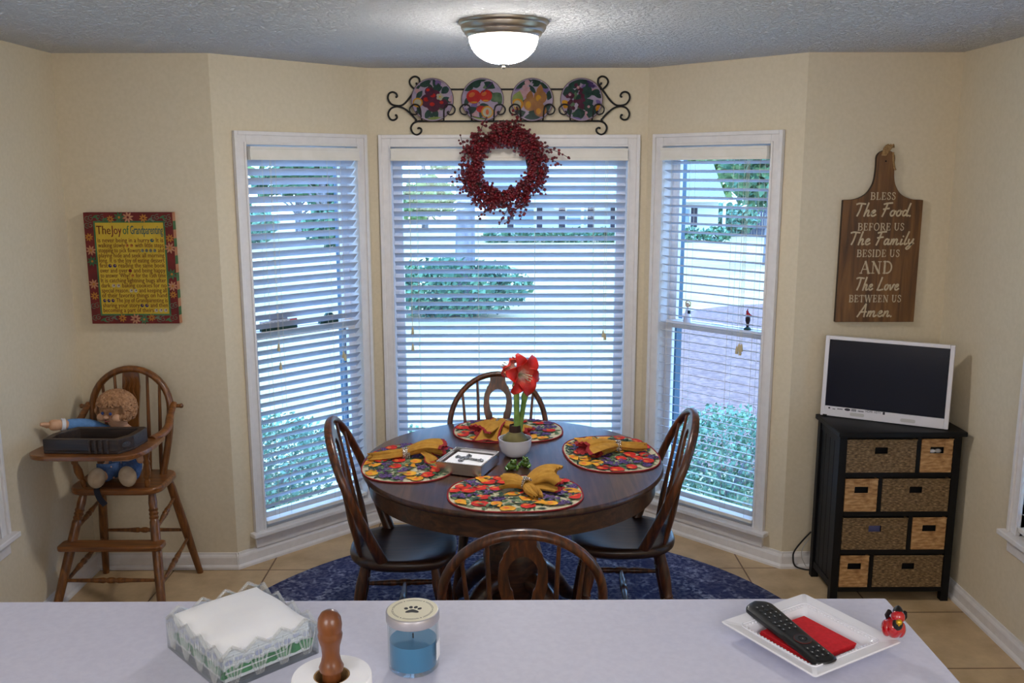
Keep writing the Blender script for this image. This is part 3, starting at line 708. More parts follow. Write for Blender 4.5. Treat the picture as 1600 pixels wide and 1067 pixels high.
    for sg in (-1,1):
        v=[];f=[]
        for z in Z:
            o_=lin(zs,wo,z); i_=lin(zi,wi,z) if zi[0]<=z<=zi[-1] else 0.
            for dx in (-.006,.006): v.append((XS(z)+dx,sg*i_,z)); v.append((XS(z)+dx,sg*o_,z))
        for i in range(len(Z)-1):
            a=i*4;b=a+4
            for q in ((0,1),(1,3),(3,2),(2,0)): f.append((a+q[0],a+q[1],b+q[1],b+q[0]) if sg>0 else (a+q[1],a+q[0],b+q[0],b+q[1]))
        f.append((0,1,3,2)); m_=(len(Z)-1)*4; f.append((m_,m_+2,m_+3,m_+1))
        mb.add(v,f)
    mb.build('back_splat','chairwood',t,smooth=30)
    return t
ch=dining_chair('dark oak bow back chair standing with its back to the bay window by the canvas side')
labs=[('dark oak bow back chair on the same side of the table as the high chair',(-.415,3.475),d(3)),
      ('dark oak bow back chair on the side of the table towards the basket cabinet',(.478,3.585),d(177)),
      ('dark oak bow back chair with its back to the wide bay window',(-.043,4.02),d(-90)),
      ('dark oak bow back chair with its back to the white kitchen counter',(.043,2.60),d(90))]
for i,(lb,(x_,y_),rz) in enumerate(labs):
    c=ch if i==0 else copy_tree(ch); c.location=(x_,y_,RZ if i<9 else 0); c.rotation_euler=(0,0,rz); c['label']=lb
# ------------------------------------------------------------------ high chair
t=thing('high_chair','wooden bow back high chair with a tray, in the corner by the canvas','high chair',(-1.735,4.0,0))
ox,oy=-1.735,4.0
def hl(x,y,z): return Vector((x-ox,y-oy,z))
HS=.55
def rrect(x0,x1,y0,y1,r,n=6):
    o=[]
    for cx,cy,a0 in ((x1-r,y1-r,0),(x0+r,y1-r,pi/2),(x0+r,y0+r,pi),(x1-r,y0+r,1.5*pi)):
        for k in range(n+1):
            a=a0+pi/2*k/n; o.append((cx+r*math.cos(a),cy+r*math.sin(a)))
    return o
MB().prism(rrect(-.205,.20,-.155,.13,.07),.03,z0=HS-.03).build('seat','traywood',t,bevel=.008,smooth=40)
lp=[(0,.0155),(.1,.018),(.55,.0215),(.72,.02),(.76,.0205),(.775,.017),(.79,.021),(.805,.017),(.82,.021),(.835,.017),(.85,.021),(.865,.017),(.9,.019),(1,.015)]
LG={}
for k,(f_,tp) in {'fl':((-1.968,3.69),(-1.885,3.905)),'fr':((-1.492,3.69),(-1.585,3.905)),'bl':((-1.955,4.195),(-1.89,4.09)),'br':((-1.497,4.195),(-1.58,4.09))}.items():
    p0=hl(f_[0],f_[1],.0);p1=hl(tp[0],tp[1],HS-.025); LG[k]=(p0,p1)
    MB().turned(p0,p1,lp if k[0]=='f' else [(0,.015),(.5,.0205),(.9,.019),(1,.014)],14).build('leg','highwood',t,smooth=40)
def lpnt(k,z): 
    a,b=LG[k]; return a.lerp(b,z/(HS-.025))
sp=[(0,.007),(.3,.009),(.42,.013),(.45,.009),(.48,.0135),(.52,.0135),(.55,.009),(.58,.013),(.7,.009),(1,.007)]
for a,b,z1,z2 in (('fl','fr',.165,.165),('bl','br',.24,.24),('fl','bl',.14,.2),('fr','br',.14,.2),('fl','bl',.36,.42),('fr','br',.36,.42)):
    MB().turned(lpnt(a,z1),lpnt(b,z2),sp,10).build('stretcher','highwood',t,smooth=40)
pl=lpnt('fl',.31);pr_=lpnt('fr',.31)
MB().prism(rrect(pl.x-.035,pr_.x+.045,pl.y-.075,pl.y+.01,.02),.024,z0=.302).build('footrest','traywood',t,bevel=.006)
# bow
bx=-1.728; path=[];LY=lambda z: 4.065+(z-HS)*.12
prof=[]
for k in range(7):
    u=k/6; prof.append((.135+.043*math.sin(u*pi/2),HS-.01+(.855-HS+.01)*u))
for k in range(1,20):
    a=pi*k/20; prof.append((.178*math.cos(a),.855+.178*math.sin(a)))
prof+=[(-y,z) for y,z in reversed(prof[:7])]
MB().tube([hl(bx+y,LY(z),z) for y,z in prof],.0155,12,flat=1.3,up=(0,1,0)).build('bow','highwood',t,smooth=50)
for xb,xt,zt in ((-.115,-.13,.965),(-.065,-.075,1.01),(.065,.075,1.01),(.115,.13,.965)):
    MB().turned(hl(bx+xb,4.10,HS-.01),hl(bx+xt,LY(zt),zt),[(0,.007),(.3,.0095),(1,.0065)],10).build('spindle','highwood',t,smooth=40)
mb=MB(); zz=[HS,.62,.70,.80,.88,.95,1.0,1.03]; ww=[.018,.02,.022,.026,.034,.04,.037,.034]
v=[];f=[]
for z,w_ in zip(zz,ww):
    y=4.095+(LY(1.03)-4.095)*(z-HS)/(.48)
    v+=[hl(bx-w_,y-.006,z),hl(bx+w_,y-.006,z),hl(bx+w_,y+.006,z),hl(bx-w_,y+.006,z)]
for i in range(len(zz)-1):
    for q in range(4): f.append((i*4+q,i*4+(q+1)%4,i*4+4+(q+1)%4,i*4+4+q))
f+= [(3,2,1,0),tuple(len(v)-4+q for q in range(4))]
sp_=mb.add(v,f).build('back_splat','highwood',t,smooth=30)
mb=MB()
for k in (-.02,0,.02):
    mb.tube([hl(bx+k+.006*math.sin(j*1.1),LY(.9)-.012+.004*(j/9),.88+.12*j/9) for j in range(10)],.004,6)
mb.build('carved_ribbing','traywood',sp_,smooth=50)
# tray with swinging arms
for sg in (-1,1):
    pth=cr_spline([hl(bx+sg*.195,LY(.86),.875),hl(bx+sg*.20,4.03,.83),hl(bx+sg*.208,3.985,.80),hl(bx+sg*.20,3.93,.780),hl(bx+sg*.18,3.86,.772)],6)
    MB().tube(pth,[.015+.008*i/(len(pth)-1) for i in range(len(pth))],10,flat=.7,up=(0,0,1)).build('tray_arm','traywood',t,smooth=50)
    m=MB(); m.cyl(hl(bx+sg*.165,LY(.862),.862),hl(bx+sg*.225,LY(.862),.862),.009); m.ball(hl(bx+sg*.228,LY(.862),.862),.011); m.build('pivot_peg','highwood',t,smooth=50)
tray=[(-1.985,3.70),(-1.978,3.655),(-1.945,3.62),(-1.88,3.604),(-1.72,3.60),(-1.60,3.606),(-1.54,3.63),(-1.51,3.70),(-1.505,3.80),(-1.515,3.92),(-1.545,3.93),(-1.58,3.88),(-1.63,3.865),(-1.83,3.865),(-1.88,3.88),(-1.915,3.93),(-1.945,3.92),(-1.965,3.82)]
tp=[(p.x-ox,p.y-oy) for p in cr_spline([(a,b,0) for a,b in reversed(tray)],4,True)][::-1]
MB().prism(list(reversed(tp)) ,.02,z0=.757).build('tray','traywood',t,bevel=.005)
for x_ in (-1.885,-1.585):
    MB().turned(hl(x_+(.015 if x_<-1.7 else -.01),3.885,HS-.005),hl(x_-(.02 if x_<-1.7 else -.02),3.83,.76),[(0,.011),(.15,.013),(.2,.009),(.25,.015),(.4,.018),(.55,.012),(.6,.015),(.65,.011),(.8,.015),(1,.010)],12).build('tray_post','highwood',t,smooth=40)
# wooden trough on the tray
t=thing('wooden_box','dark weathered open wooden box resting on the high chair tray','box',(-1.735,3.73,.7773))
outer=[(-.178,-.085),(.135,-.098),(.175,-.03),(.185,.09),(.17,.105),(-.12,.105),(-.178,.0)]
inner=[(-.150,-.055),(.11,-.066),(.14,-.01),(.15,.075),(-.10,.075),(-.148,-.005)]
mb=MB(); mb.prism(outer,.012); 
def wallring(mb,o,i,z0,z1):
    import itertools
    n=len(o)
    ci=[]
    for p in o: ci.append((p[0]*.84,p[1]*.76))
    v=[(x,y,z0) for x,y in o]+[(x,y,z1) for x,y in o]+[(x,y,z0) for x,y in ci]+[(x,y,z1) for x,y in ci]; f=[]
    for k in range(n):
        j=(k+1)%n; f+=[(k,j,n+j,n+k),(2*n+j,2*n+k,3*n+k,3*n+j),(n+k,n+j,3*n+j,3*n+k),(j,k,2*n+k,2*n+j)]
    mb.add(v,f)
wallring(mb,outer,inner,.012,.062); mb.build('trough','sugarbox',t,bevel=.003)
mb=MB()
for x_ in (.02,.045,.07,.095): mb.tube([(x_,-.0965-.004,.006),(x_,-.0965-.004,.06)],.005,6)
mb.build('carved_ridge','sugarbox',t,smooth=40)
T=Matrix.Translation((.157,-.068,.035))@Matrix.Rotation(math.atan2(.068,.04),4,'Z')@Matrix.Rotation(pi/2,4,'X')
MB().prism(circ(0,0,.022,.012,12),.002,T).build('gloss_patch','silver',t)  # silver oval added to give a small blue-white gloss on the wood
# ------------------------------------------------------------------ doll
def skin_body(name,nodes,edges,mat,parent,sub=2):
    me=bpy.data.meshes.new(name); me.from_pydata([n[0] for n in nodes],edges,[])
    o=bpy.data.objects.new(name,me); COL.objects.link(o); o.parent=parent
    md=o.modifiers.new('k','SKIN'); md.use_smooth_shade=True
    sv=me.skin_vertices[0].data
    for i,n in enumerate(nodes):
        r=n[1]; sv[i].radius=(r,r) if not isinstance(r,tuple) else r; sv[i].use_root=(i==0)
    s=o.modifiers.new('s','SUBSURF'); s.levels=sub; s.render_levels=sub
    me.materials.append(M[mat]); return o
t=thing('rag_doll','soft doll with curly tan yarn hair and blue clothes seated in the high chair','doll',(-1.742,4.0,HS))
def dl(x,y,z): return (x+1.742,y-4.0,z-HS)
nodes=[(dl(-1.735,4.005,.605),.05),(dl(-1.735,4.01,.68),.055),(dl(-1.74,4.0,.75),.05),(dl(-1.745,3.99,.80),.03),(dl(-1.745,3.985,.835),.055),(dl(-1.745,3.98,.87),.072),(dl(-1.745,3.985,.915),.06),
 (dl(-1.79,3.99,.765),.026),(dl(-1.85,3.93,.822),.024),(dl(-1.915,3.86,.842),.020),(dl(-1.955,3.83,.848),.027),(dl(-1.972,3.818,.850),.022),
 (dl(-1.69,3.99,.765),.026),(dl(-1.65,3.96,.70),.024),(dl(-1.63,3.93,.64),.02),
 (dl(-1.775,3.98,.60),.035),(dl(-1.79,3.92,.60),.034),(dl(-1.795,3.875,.597),.03),
 (dl(-1.69,3.98,.60),.035),(dl(-1.675,3.92,.60),.034),(dl(-1.668,3.88,.600),.03)]
edges=[(0,1),(1,2),(2,3),(3,4),(4,5),(5,6),(2,7),(7,8),(8,9),(9,10),(10,11),(2,12),(12,13),(13,14),(0,15),(15,16),(16,17),(0,18),(18,19),(19,20)]
skin_body('body',nodes,edges,'skin',t)
# face features, head turned a little towards the camera's left
hc=Vector(dl(-1.745,3.98,.872))
fd=Vector((-.28,-.95,-.02)).normalized(); fr_=Vector((0,0,1)).cross(fd).normalized()*-1
fr_=fd.cross(Vector((0,0,1))).normalized()
def face(u,vv,dep=.0): return hc+fd*(.068+dep)+fr_*u+Vector((0,0,vv))
for sg in (-1,1):
    MB().ball(face(sg*.020,.004,-.003),.0068,.005,.0075).build('eye','eyeblue',t,smooth=60)
MB().ball(face(0,-.012,.0),.012,.012,.009).build('nose','skin',t,smooth=60)
MB().tube(cr_spline([face(-.014,-.028,-.001),face(0,-.032,.001),face(.014,-.028,-.001)],4),.0022,6).build('mouth','mouth',t,smooth=60)
for sg in (-1,1): MB().ball(face(sg*.04,-.018,-.018),.02,.02,.018).build('cheek','skin',t,smooth=60)
mb=MB(); rr=random.Random(4)
cnt=0
while cnt<330:
    p=Vector((rr.uniform(-1,1),rr.uniform(-1,1),rr.uniform(-1,1)))
    if p.length<.1: continue
    p.normalize()
    if p.dot(fd)>.50 and p.z<.42: continue
    if p.z<-.45 : continue
    q=hc+Vector((0,0,.012))+Vector((p.x*.082,p.y*.078,p.z*.078)); w1=p.orthogonal().normalized(); w1=(w1*math.cos(cnt)+p.cross(w1)*math.sin(cnt)); w2=p.cross(w1).normalized()
    r=rr.uniform(.012,.018)
    mb.tube([q+p*(.004*math.sin(2*a))+w1*(r*math.cos(a))+w2*(r*math.sin(a)) for a in [2*pi*k/9 for k in range(9)]],.0050,6,closed=True); cnt+=1
mb.ball(hc+Vector((0,.006,.012)),.078,.07,.072)
mb.build('yarn_hair','yarn',t,smooth=60)
nodes=[(dl(-1.735,4.005,.63),.056),(dl(-1.735,4.01,.68),.061),(dl(-1.74,4.0,.75),.056),(dl(-1.79,3.99,.765),.032),(dl(-1.85,3.93,.822),.030),(dl(-1.925,3.853,.843),.028),(dl(-1.69,3.99,.765),.032),(dl(-1.65,3.96,.70),.03),(dl(-1.635,3.94,.66),.027)]
skin_body('blue_shirt',nodes,[(0,1),(1,2),(2,3),(3,4),(4,5),(2,6),(6,7),(7,8)],'bluecloth',t)
p0=Vector(dl(-1.92,3.857,.842));p1=Vector(dl(-1.932,3.848,.844))
MB().cyl(p0,p1,.0275,.0275).build('white_cuff','whitecloth',t,smooth=40)
for k in range(4):
    a=-.6+.4*k; b=Vector(dl(-1.968,3.822,.852))
    MB().tube([b,b+Vector((-.012,-.008+.012*(k-1.5),.006*(1.5-k))),b+Vector((-.022,-.014+.014*(k-1.5),.007*(1.5-k)))],[.0095,.009,.0075],8).build('finger','skin',t,smooth=60)
nodes=[(dl(-1.735,4.005,.605),.057),(dl(-1.735,4.0,.655),.06),(dl(-1.775,3.98,.602),.042),(dl(-1.79,3.92,.602),.041),(dl(-1.795,3.885,.6),.042),(dl(-1.69,3.98,.602),.042),(dl(-1.675,3.92,.602),.041),(dl(-1.668,3.89,.602),.042)]
skin_body('blue_pants',nodes,[(0,1),(0,2),(2,3),(3,4),(0,5),(5,6),(6,7)],'denim',t)
for x_,y_,z_,tl in ((-1.797,3.845,.603,.25),(-1.664,3.85,.608,-.2)):
    T=Matrix.Translation(Vector(dl(x_,y_,z_)))@Matrix.Rotation(tl,4,'Y')
    MB().ball((0,0,0),.038,.032,.047,20,12,T=T).build('shoe','shoe',t,smooth=60)
t2=thing('safety_strap','dark fabric safety strap hanging over the high chair seat edge','strap',(-1.80,3.83,HS))
pth=cr_spline([(.0,.05,.006),(.0,.02,.005),(.005,-.0,.002),(.02,-.012,-.03),(.045,-.016,-.06)],6)
MB().tube(pth,.012,8,flat=.14,up=(0,-.3,1)).build('webbing','navy',t2)
RX=Matrix.Rotation(pi/2,4,'X')
# ------------------------------------------------------------------ basket cabinet
cx0,cx1=1.462,2.0; cyf,cyb=3.86,4.15; ctop=.80
t=thing('basket_cabinet','black wooden storage cabinet with staggered basket openings in the corner','cabinet',(cx0,cyf,0))
W=cx1-cx0; Dp=cyb-cyf
MB().box(-.012,W+.012,-.022,Dp+.008,ctop-.022,ctop).build('top_panel','black',t,bevel=.004)
for x_ in (0,W-.034):
    for y_ in (0,Dp-.034): MB().box(x_,x_+.034,y_,y_+.034,0,ctop-.022).build('post','black',t,bevel=.002)
for nm,xa in (('side_panel',.010),('side_panel',W-.016)):
    mb=MB()
    for k in range(4):
        w_=(Dp-.068)/4; mb.box(xa,xa+.006,.034+k*w_+.0015,.034+(k+1)*w_-.0015,.075,ctop-.06)
    mb.box(xa+.0015,xa+.0045,.034,Dp-.034,.06,ctop-.05)
    mb.box(xa-.004,xa+.012,.034,Dp-.034,.05,.085); mb.box(xa-.004,xa+.012,.034,Dp-.034,ctop-.065,ctop-.022)
    mb.build(nm,'black',t,bevel=.001)
MB().box(.03,W-.03,Dp-.012,Dp-.006,.05,ctop-.022).build('back_panel','blackp',t)
rows=[(.608,.765),(.430,.585),(.250,.402),(.068,.222)]
zsh=[.046,.226,.406,.588,.768]
for k,z in enumerate(zsh):
    MB().box(.034,W-.034,.002,Dp-.012,z,z+.021 if k<4 else ctop-.022).build('shelf' if 0<k<4 else ('bottom_rail' if k==0 else 'top_rail'),'black',t,bevel=.001)
split=[.351,.192,.339,.178]
for k,(z0,z1) in enumerate(rows):
    s=split[k]; MB().box(s-.008,s+.008,.002,Dp-.012,zsh[3-k]+.021,zsh[4-k]).build('divider','black',t)
def basket(kind,label,x0,x1,z0,z1,hue,content=None):
    w=x1-x0-.006; hh=z1-z0-.004
    t=thing('woven_basket',label,'basket',((x0+x1)/2,cyf+.004,z0+.0006),group=None)
    hw=.030 if kind=='wide' else .032; hz0=hh*.56; hz1=hh*.77
    if kind=='wide': rowh=.0062; colw=.0125; amp=.0022
    else: rowh=.0135; colw=.026; amp=.003
    m='seagrass' if kind=='wide' else 'hyacinth'
    def rel(x,z):
        r=int(z/rowh); ph=(r%2)*pi
        a=math.cos(pi*x/colw*1.0+ph); fz=math.sin(pi*(z/rowh-r))
        return amp*(.35+.65*fz**.7)*(.62+.38*a)
    mb=MB()
    def panel(xa,xb,za,zb,vert=False):
        if xb-xa<.002 or zb-za<.002: return
        nx=max(2,int((xb-xa)/(colw/3.2))+1); nz=max(2,int((zb-za)/(rowh/4))+1)
        if vert:
            mb.grid(lambda u,v:(xa+(xb-xa)*u,-.001-.0028*abs(math.sin(pi*(xa+(xb-xa)*u)/.0062)),za+(zb-za)*v),max(3,int((xb-xa)/.0012)),3)
        else: mb.grid(lambda u,v:(xa+(xb-xa)*u,-rel(xa+(xb-xa)*u+1,za+(zb-za)*v),za+(zb-za)*v),nx,nz)
    panel(-w/2,-hw,0,hh);panel(hw,w/2,0,hh);panel(-hw,hw,0,hz0)
    dp=.22
    # sides, floor
    mb.box(-w/2,-w/2+.004,0,dp,0,hh); mb.box(w/2-.004,w/2,0,dp,0,hh); mb.box(-w/2,w/2,0,dp,0,.004); mb.box(-w/2,w/2,dp-.004,dp,0,hh)
    mb.box(-w/2+.002,-hw,.001,.005,0,hh); mb.box(hw,w/2-.002,.001,.005,0,hh); mb.box(-hw,hw,.001,.005,0,hz0); mb.box(-hw,hw,.001,.005,hz1,hh)
    mb.build('body',m,t,smooth=60)
    mb=MB(); panel(-hw-.004,hw+.004,hz1,hh-.002,True); mb.build('handle_wrap',m,t,smooth=60)
    mb=MB(); mb.tube([(x,-.003,hh-.001+.0008*math.sin(x*400)) for x in [-w/2+w*k/40 for k in range(41)]],.0032,6)
    mb.tube([(-hw,-.001,hz1),(-hw,-.001,hz0),(hw,-.001,hz0),(hw,-.001,hz1)],.0028,6); mb.build('rim','%s'%m,t,smooth=60)
    MB().box(-w/2+.005,w/2-.005,.03,.034,.005,hh-.004).build('shade_sheet','darkhole',t)  # dark sheet stands in for the shade inside the basket
    if content=='white':
        m_=MB(); m_.ball((-.012,.02,hz0+.006),.016,.008,.009); m_.build('white_cloth','paper',t,smooth=60)
        m_=MB(); m_.ball((.014,.02,hz0+.007),.015,.008,.010); m_.build('grey_cloth','greypatch',t,smooth=60)
    if content=='blue': MB().box(-hw+.001,hw-.001,.012,.02,hz0-.01,hz1+.002).build('blue_folder','bcontent',t)
    return t
M['bcontent']=pmat('slate_blue_folder',S(88,92,140),.7)
bl=[('wide','wide seagrass basket in the top row, under the monitor',1.490,1.806,.609,.764,0,None),
 ('small','small square basket in the top row with white cloth in its handle hole',1.821,1.966,.609,.766,0,'white'),
 ('small','small square basket in the second row from the top',1.4965,1.647,.4275,.583,0,None),
 ('wide','wide seagrass basket in the second row from the top',1.662,1.966,.4275,.583,0,None),
 ('wide','wide seagrass basket in the third row with a blue folder behind its handle hole',1.4965,1.793,.2475,.400,0,'blue'),
 ('small','small square basket in the third row from the top',1.809,1.966,.2475,.402,0,None),
 ('small','small square basket in the bottom row of the black cabinet',1.4965,1.632,.0675,.222,0,None),
 ('wide','wide seagrass basket in the bottom row of the black cabinet',1.648,1.966,.0675,.222,0,None)]
for b in bl: basket(*b)
# ------------------------------------------------------------------ monitor
pl=Vector((1.462,4.128,ctop)); pr2=Vector((1.936,3.868,ctop)); dv=(pr2-pl); Wm=dv.length; a=math.atan2(dv.y,dv.x)
t=thing('flat_monitor','white flat monitor leaning back on the black basket cabinet','monitor',(pl.x,pl.y,ctop+.0032),rot=(0,0,0))
t.rotation_euler=Matrix.Rotation(a,4,'Z').to_euler()
LT=Matrix.Rotation(-math.radians(4.5),4,'X')
Hm=.372
mb=MB(); mb.M=LT
mb.box(0,.018,0,.035,0,Hm);mb.box(Wm-.018,Wm,0,.035,0,Hm);mb.box(.018,Wm-.018,0,.035,0,.046);mb.box(.018,Wm-.018,0,.035,Hm-.016,Hm);mb.box(.018,Wm-.018,.012,.035,.046,Hm-.016)
mb.build('bezel','tvwhite',t,bevel=.002)
mb=MB(); mb.M=LT; mb.box(.0185,Wm-.0185,.004,.011,.0465,Hm-.0165); mb.build('screen','screen',t)
for xa in (.130,.345):
    mb=MB(); mb.M=LT; mb.prism([(p[0],p[1]) for p in rrect(xa,xa+.062,.011,.027,.007)],.001,RX); mb.build('speaker_grille','greypatch',t)
def mark(kind,xa,xb,za,zb):
    mb=MB(); mb.M=LT
    if kind=='e': mb.prism(circ((xa+xb)/2,(za+zb)/2,(xb-xa)/2,(zb-za)/2,20),.0006,RX); 
    elif kind=='b': mb.prism([(xa,za),(xb,za),(xb,zb),(xa,zb)],.0006,RX)
    else:
        n=kind; w_=(xb-xa)/n
        for k in range(n):
            mb.prism([(xa+k*w_,za),(xa+k*w_+w_*.62,za),(xa+k*w_+w_*.62,zb),(xa+k*w_,zb)],.0006,RX)
    mb.build('logo_mark','inkblue',t)
mark('b',.034,.042,.034,.041);mark(2,.054,.066,.032,.037);mark(5,.074,.098,.034,.040);mark('e',.105,.131,.032,.044);mark(4,.136,.158,.033,.044);mark(7,.164,.190,.034,.040);mark('b',.270,.279,.034,.046)
for tx,xa,xb in (('HDMI',.197,.226),('HDTV',.234,.262)):
    mb=MB(); text_fit(mb,tx,xa,xb,.033,.046,.0006,LT@RX,0); mb.build('logo_text','inkblue',t)
mb=MB(); mb.M=LT; mb.box(.012,.03,-.004,.03,-.0005,.006); mb.build('foot_pad','blackp',t)
mb=MB(); mb.box(Wm*.35,Wm*.65,.06,.13,0,.012); mb.box(Wm*.45,Wm*.55,.035,.085,.012,.14); mb.build('rear_stand','tvwhite',t)
# power cord by the cabinet
t=MB().tube(cr_spline([(1.475,4.19,.20),(1.44,4.195,.155),(1.405,4.2,.10),(1.398,4.2,.065),(1.41,4.2,.02),(1.45,4.19,.0065),(1.49,4.18,.006)],8),.004,8).build('power_cord','blackp',None,smooth=60); tag(t,'black looped power cord beside the basket cabinet','cord')
t=MB().tube(cr_spline([(1.475,4.205,.16),(1.448,4.213,.11),(1.445,4.214,.06),(1.47,4.209,.006)],8),.0022,8).build('thin_cable','greypatch',None,smooth=60); tag(t,'thin grey cable inside the black cord loop','cord')
# ------------------------------------------------------------------ cutting board sign
t=thing('cutting_board_sign','dark wood cutting board sign with cream blessing text on the wall','sign',(1.717,4.231,1.227))
W2=.184; Hb=.562
pts=[(-W2,0),(W2,0),(W2,Hb)]
pts+=[(p.x,p.y) for p in cr_spline([(W2-.002,Hb+.001,0),(.125,Hb+.006,0),(.078,Hb+.03,0),(.050,Hb+.075,0),(.042,Hb+.13,0),(.042,Hb+.19,0)],5)]
for k in range(1,10): pts.append((.042*math.cos(pi*k/10),Hb+.19+.034*math.sin(pi*k/10)))
pts+=[(-x_,y_) for x_,y_ in reversed(pts[2:2+27]) if y_>Hb or x_<W2]
Tm=RX
MB().prism(pts,.022,Tm,0,z0=.001,mside=1).build('board',['signwood','signedge'],t,bevel=.002)
G={}
def g(c,w,*st): G[c]=(w,st)
g('T',.62,[(.02,.86),(.2,.92),(.62,.88)],[(.36,.9),(.33,.6),(.27,.3),(.18,.02)])
g('h',.46,[(.20,.95),(.12,.5),(.04,.0)],[(.06,.16),(.18,.38),(.28,.42),(.31,.32),(.27,.12),(.30,.02),(.40,.06)])
g('e',.40,[(.04,.2),(.18,.24),(.29,.34),(.24,.43),(.12,.38),(.05,.2),(.10,.04),(.22,.02),(.36,.12)])
g('F',.60,[(.10,.86),(.3,.92),(.66,.95)],[(.34,.9),(.27,.55),(.2,.25),(.12,-.02)],[(.12,.5),(.3,.54),(.5,.56)])
g('o',.42,[(.26,.42),(.12,.36),(.05,.18),(.12,.03),(.24,.05),(.32,.2),(.30,.36),(.22,.40)],[(.30,.34),(.40,.36)])
g('d',.50,[(.30,.36),(.18,.42),(.07,.28),(.06,.1),(.15,.03),(.27,.14),(.34,.34)],[(.46,.92),(.38,.5),(.32,.12),(.37,.02),(.46,.06)])
g('.',.18,[(.04,.0),(.08,.04)])
g('a',.46,[(.30,.36),(.18,.42),(.07,.28),(.05,.1),(.13,.02),(.26,.14),(.33,.4)],[(.33,.4),(.30,.12),(.34,.02),(.44,.08)])
g('m',.66,[(.08,.40),(.05,.2),(.01,.02)],[(.05,.18),(.16,.38),(.24,.38),(.23,.2),(.19,.02)],[(.22,.2),(.34,.39),(.44,.38),(.43,.2),(.42,.04),(.50,.02),(.60,.1)])
g('i',.26,[(.10,.40),(.06,.2),(.05,.04),(.12,.02),(.22,.1)],[(.15,.60),(.17,.62)])
g('l',.28,[(.24,.94),(.16,.6),(.07,.2),(.07,.05),(.14,.02),(.24,.1)])
g('y',.46,[(.06,.4),(.04,.2),(.12,.08),(.24,.16),(.34,.38)],[(.36,.42),(.28,.1),(.18,-.2),(.04,-.32),(-.04,-.24),(.10,-.08),(.42,.12)])
g('L',.58,[(.30,.94),(.22,.6),(.12,.2),(.06,.02)],[(.04,.03),(.22,.0),(.5,.06)])
g('v',.42,[(.04,.4),(.08,.2),(.12,.02)],[(.12,.02),(.24,.2),(.32,.40),(.40,.40)])
g('A',.62,[(.0,.0),(.18,.4),(.42,.95)],[(.42,.95),(.44,.5),(.44,.0)],[(.10,.32),(.3,.36),(.54,.36)])
g('n',.46,[(.08,.40),(.05,.2),(.01,.02)],[(.05,.18),(.18,.39),(.28,.38),(.27,.2),(.26,.05),(.32,.02),(.42,.1)])
# roman capitals: thick and thin strokes with serifs
SER={}
def r_(c,w,*st): SER[c]=(w,st)
TK,TN=.115,.05
def bar(x_,y0=0,y1=.72): return [(TK,[(x_,y0),(x_,y1)]),(TN,[(x_-.1,y0+.02),(x_+.1,y0+.02)]),(TN,[(x_-.1,y1-.02),(x_+.1,y1-.02)])]
def arc(cx,cy,rx,ry,a0,a1,n=10): return [(cx+rx*math.cos(math.radians(a0+(a1-a0)*k/n)),cy+ry*math.sin(math.radians(a0+(a1-a0)*k/n))) for k in range(n+1)]
r_('B',.58,*bar(.13),(TN,[(.13,.70),(.3,.70)]),(.08,arc(.3,.545,.16,.155,90,-90)),(TN,[(.13,.385),(.3,.385)]),(.09,arc(.3,.2,.2,.185,90,-90)),(TN,[(.13,.02),(.3,.02)]))
r_('L',.52,*bar(.13),(TN,[(.13,.02),(.46,.02)]),(TN,[(.46,.02),(.48,.18)]))
r_('E',.54,*bar(.13),(TN,[(.13,.02),(.46,.02)]),(TN,[(.46,.02),(.48,.16)]),(TN,[(.13,.70),(.44,.70)]),(TN,[(.44,.70),(.45,.56)]),(TN,[(.13,.37),(.34,.37)]),(TN,[(.34,.28),(.34,.46)]))
r_('F',.50,*bar(.13),(TN,[(.13,.70),(.44,.70)]),(TN,[(.44,.70),(.45,.56)]),(TN,[(.13,.37),(.34,.37)]),(TN,[(.34,.28),(.34,.46)]))
r_('S',.46,(.085,[(.38,.56),(.36,.66),(.24,.71),(.12,.68),(.08,.56),(.14,.46),(.28,.36),(.38,.26),(.39,.14),(.31,.04),(.2,.0),(.1,.04),(.07,.17)]))
r_('O',.68,(.085,arc(.33,.36,.27,.36,0,360,24)))
r_('R',.60,*bar(.13),(TN,[(.13,.70),(.3,.70)]),(.08,arc(.3,.53,.16,.17,90,-90)),(TN,[(.13,.36),(.3,.36)]),(.10,[(.3,.36),(.54,.01)]))
r_('U',.64,*bar(.13,.25)[:1],(TN,[(.03,.70),(.23,.70)]),(.09,arc(.31,.25,.18,.24,180,360)),(TN,[(.49,.25),(.49,.71)]),(TN,[(.4,.70),(.58,.70)]))
r_('I',.28,*bar(.13))
r_('D',.66,*bar(.13),(TN,[(.13,.70),(.28,.70)]),(.09,arc(.28,.36,.29,.34,90,-90,16)),(TN,[(.13,.02),(.28,.02)]))
r_('A',.64,(TN,[(.05,.0),(.32,.73)]),(TK,[(.32,.71),(.56,.0)]),(TN,[(.14,.25),(.46,.25)]),(TN,[(-.02,.02),(.13,.02)]),(TN,[(.47,.02),(.66,.02)]))
r_('N',.68,(TN,[(.12,0),(.12,.7)]),(TK,[(.12,.7),(.54,.0)]),(TN,[(.54,.0),(.54,.71)]),(TN,[(.02,.70),(.14,.70)]),(TN,[(.44,.70),(.64,.70)]),(TN,[(.02,.02),(.22,.02)]))
r_('T',.58,*bar(.28)[:1],(TN,[(.18,.02),(.38,.02)]),(TN,[(.02,.70),(.54,.70)]),(TN,[(.02,.70),(.01,.54)]),(TN,[(.54,.70),(.55,.54)]))
r_('W',.92,(TK,[(.08,.71),(.25,.0)]),(TN,[(.25,.0),(.44,.71)]),(TK,[(.44,.71),(.62,.0)]),(TN,[(.62,.0),(.82,.71)]),(TN,[(-.02,.70),(.18,.70)]),(TN,[(.72,.70),(.92,.70)]),(TN,[(.36,.70),(.52,.70)]))
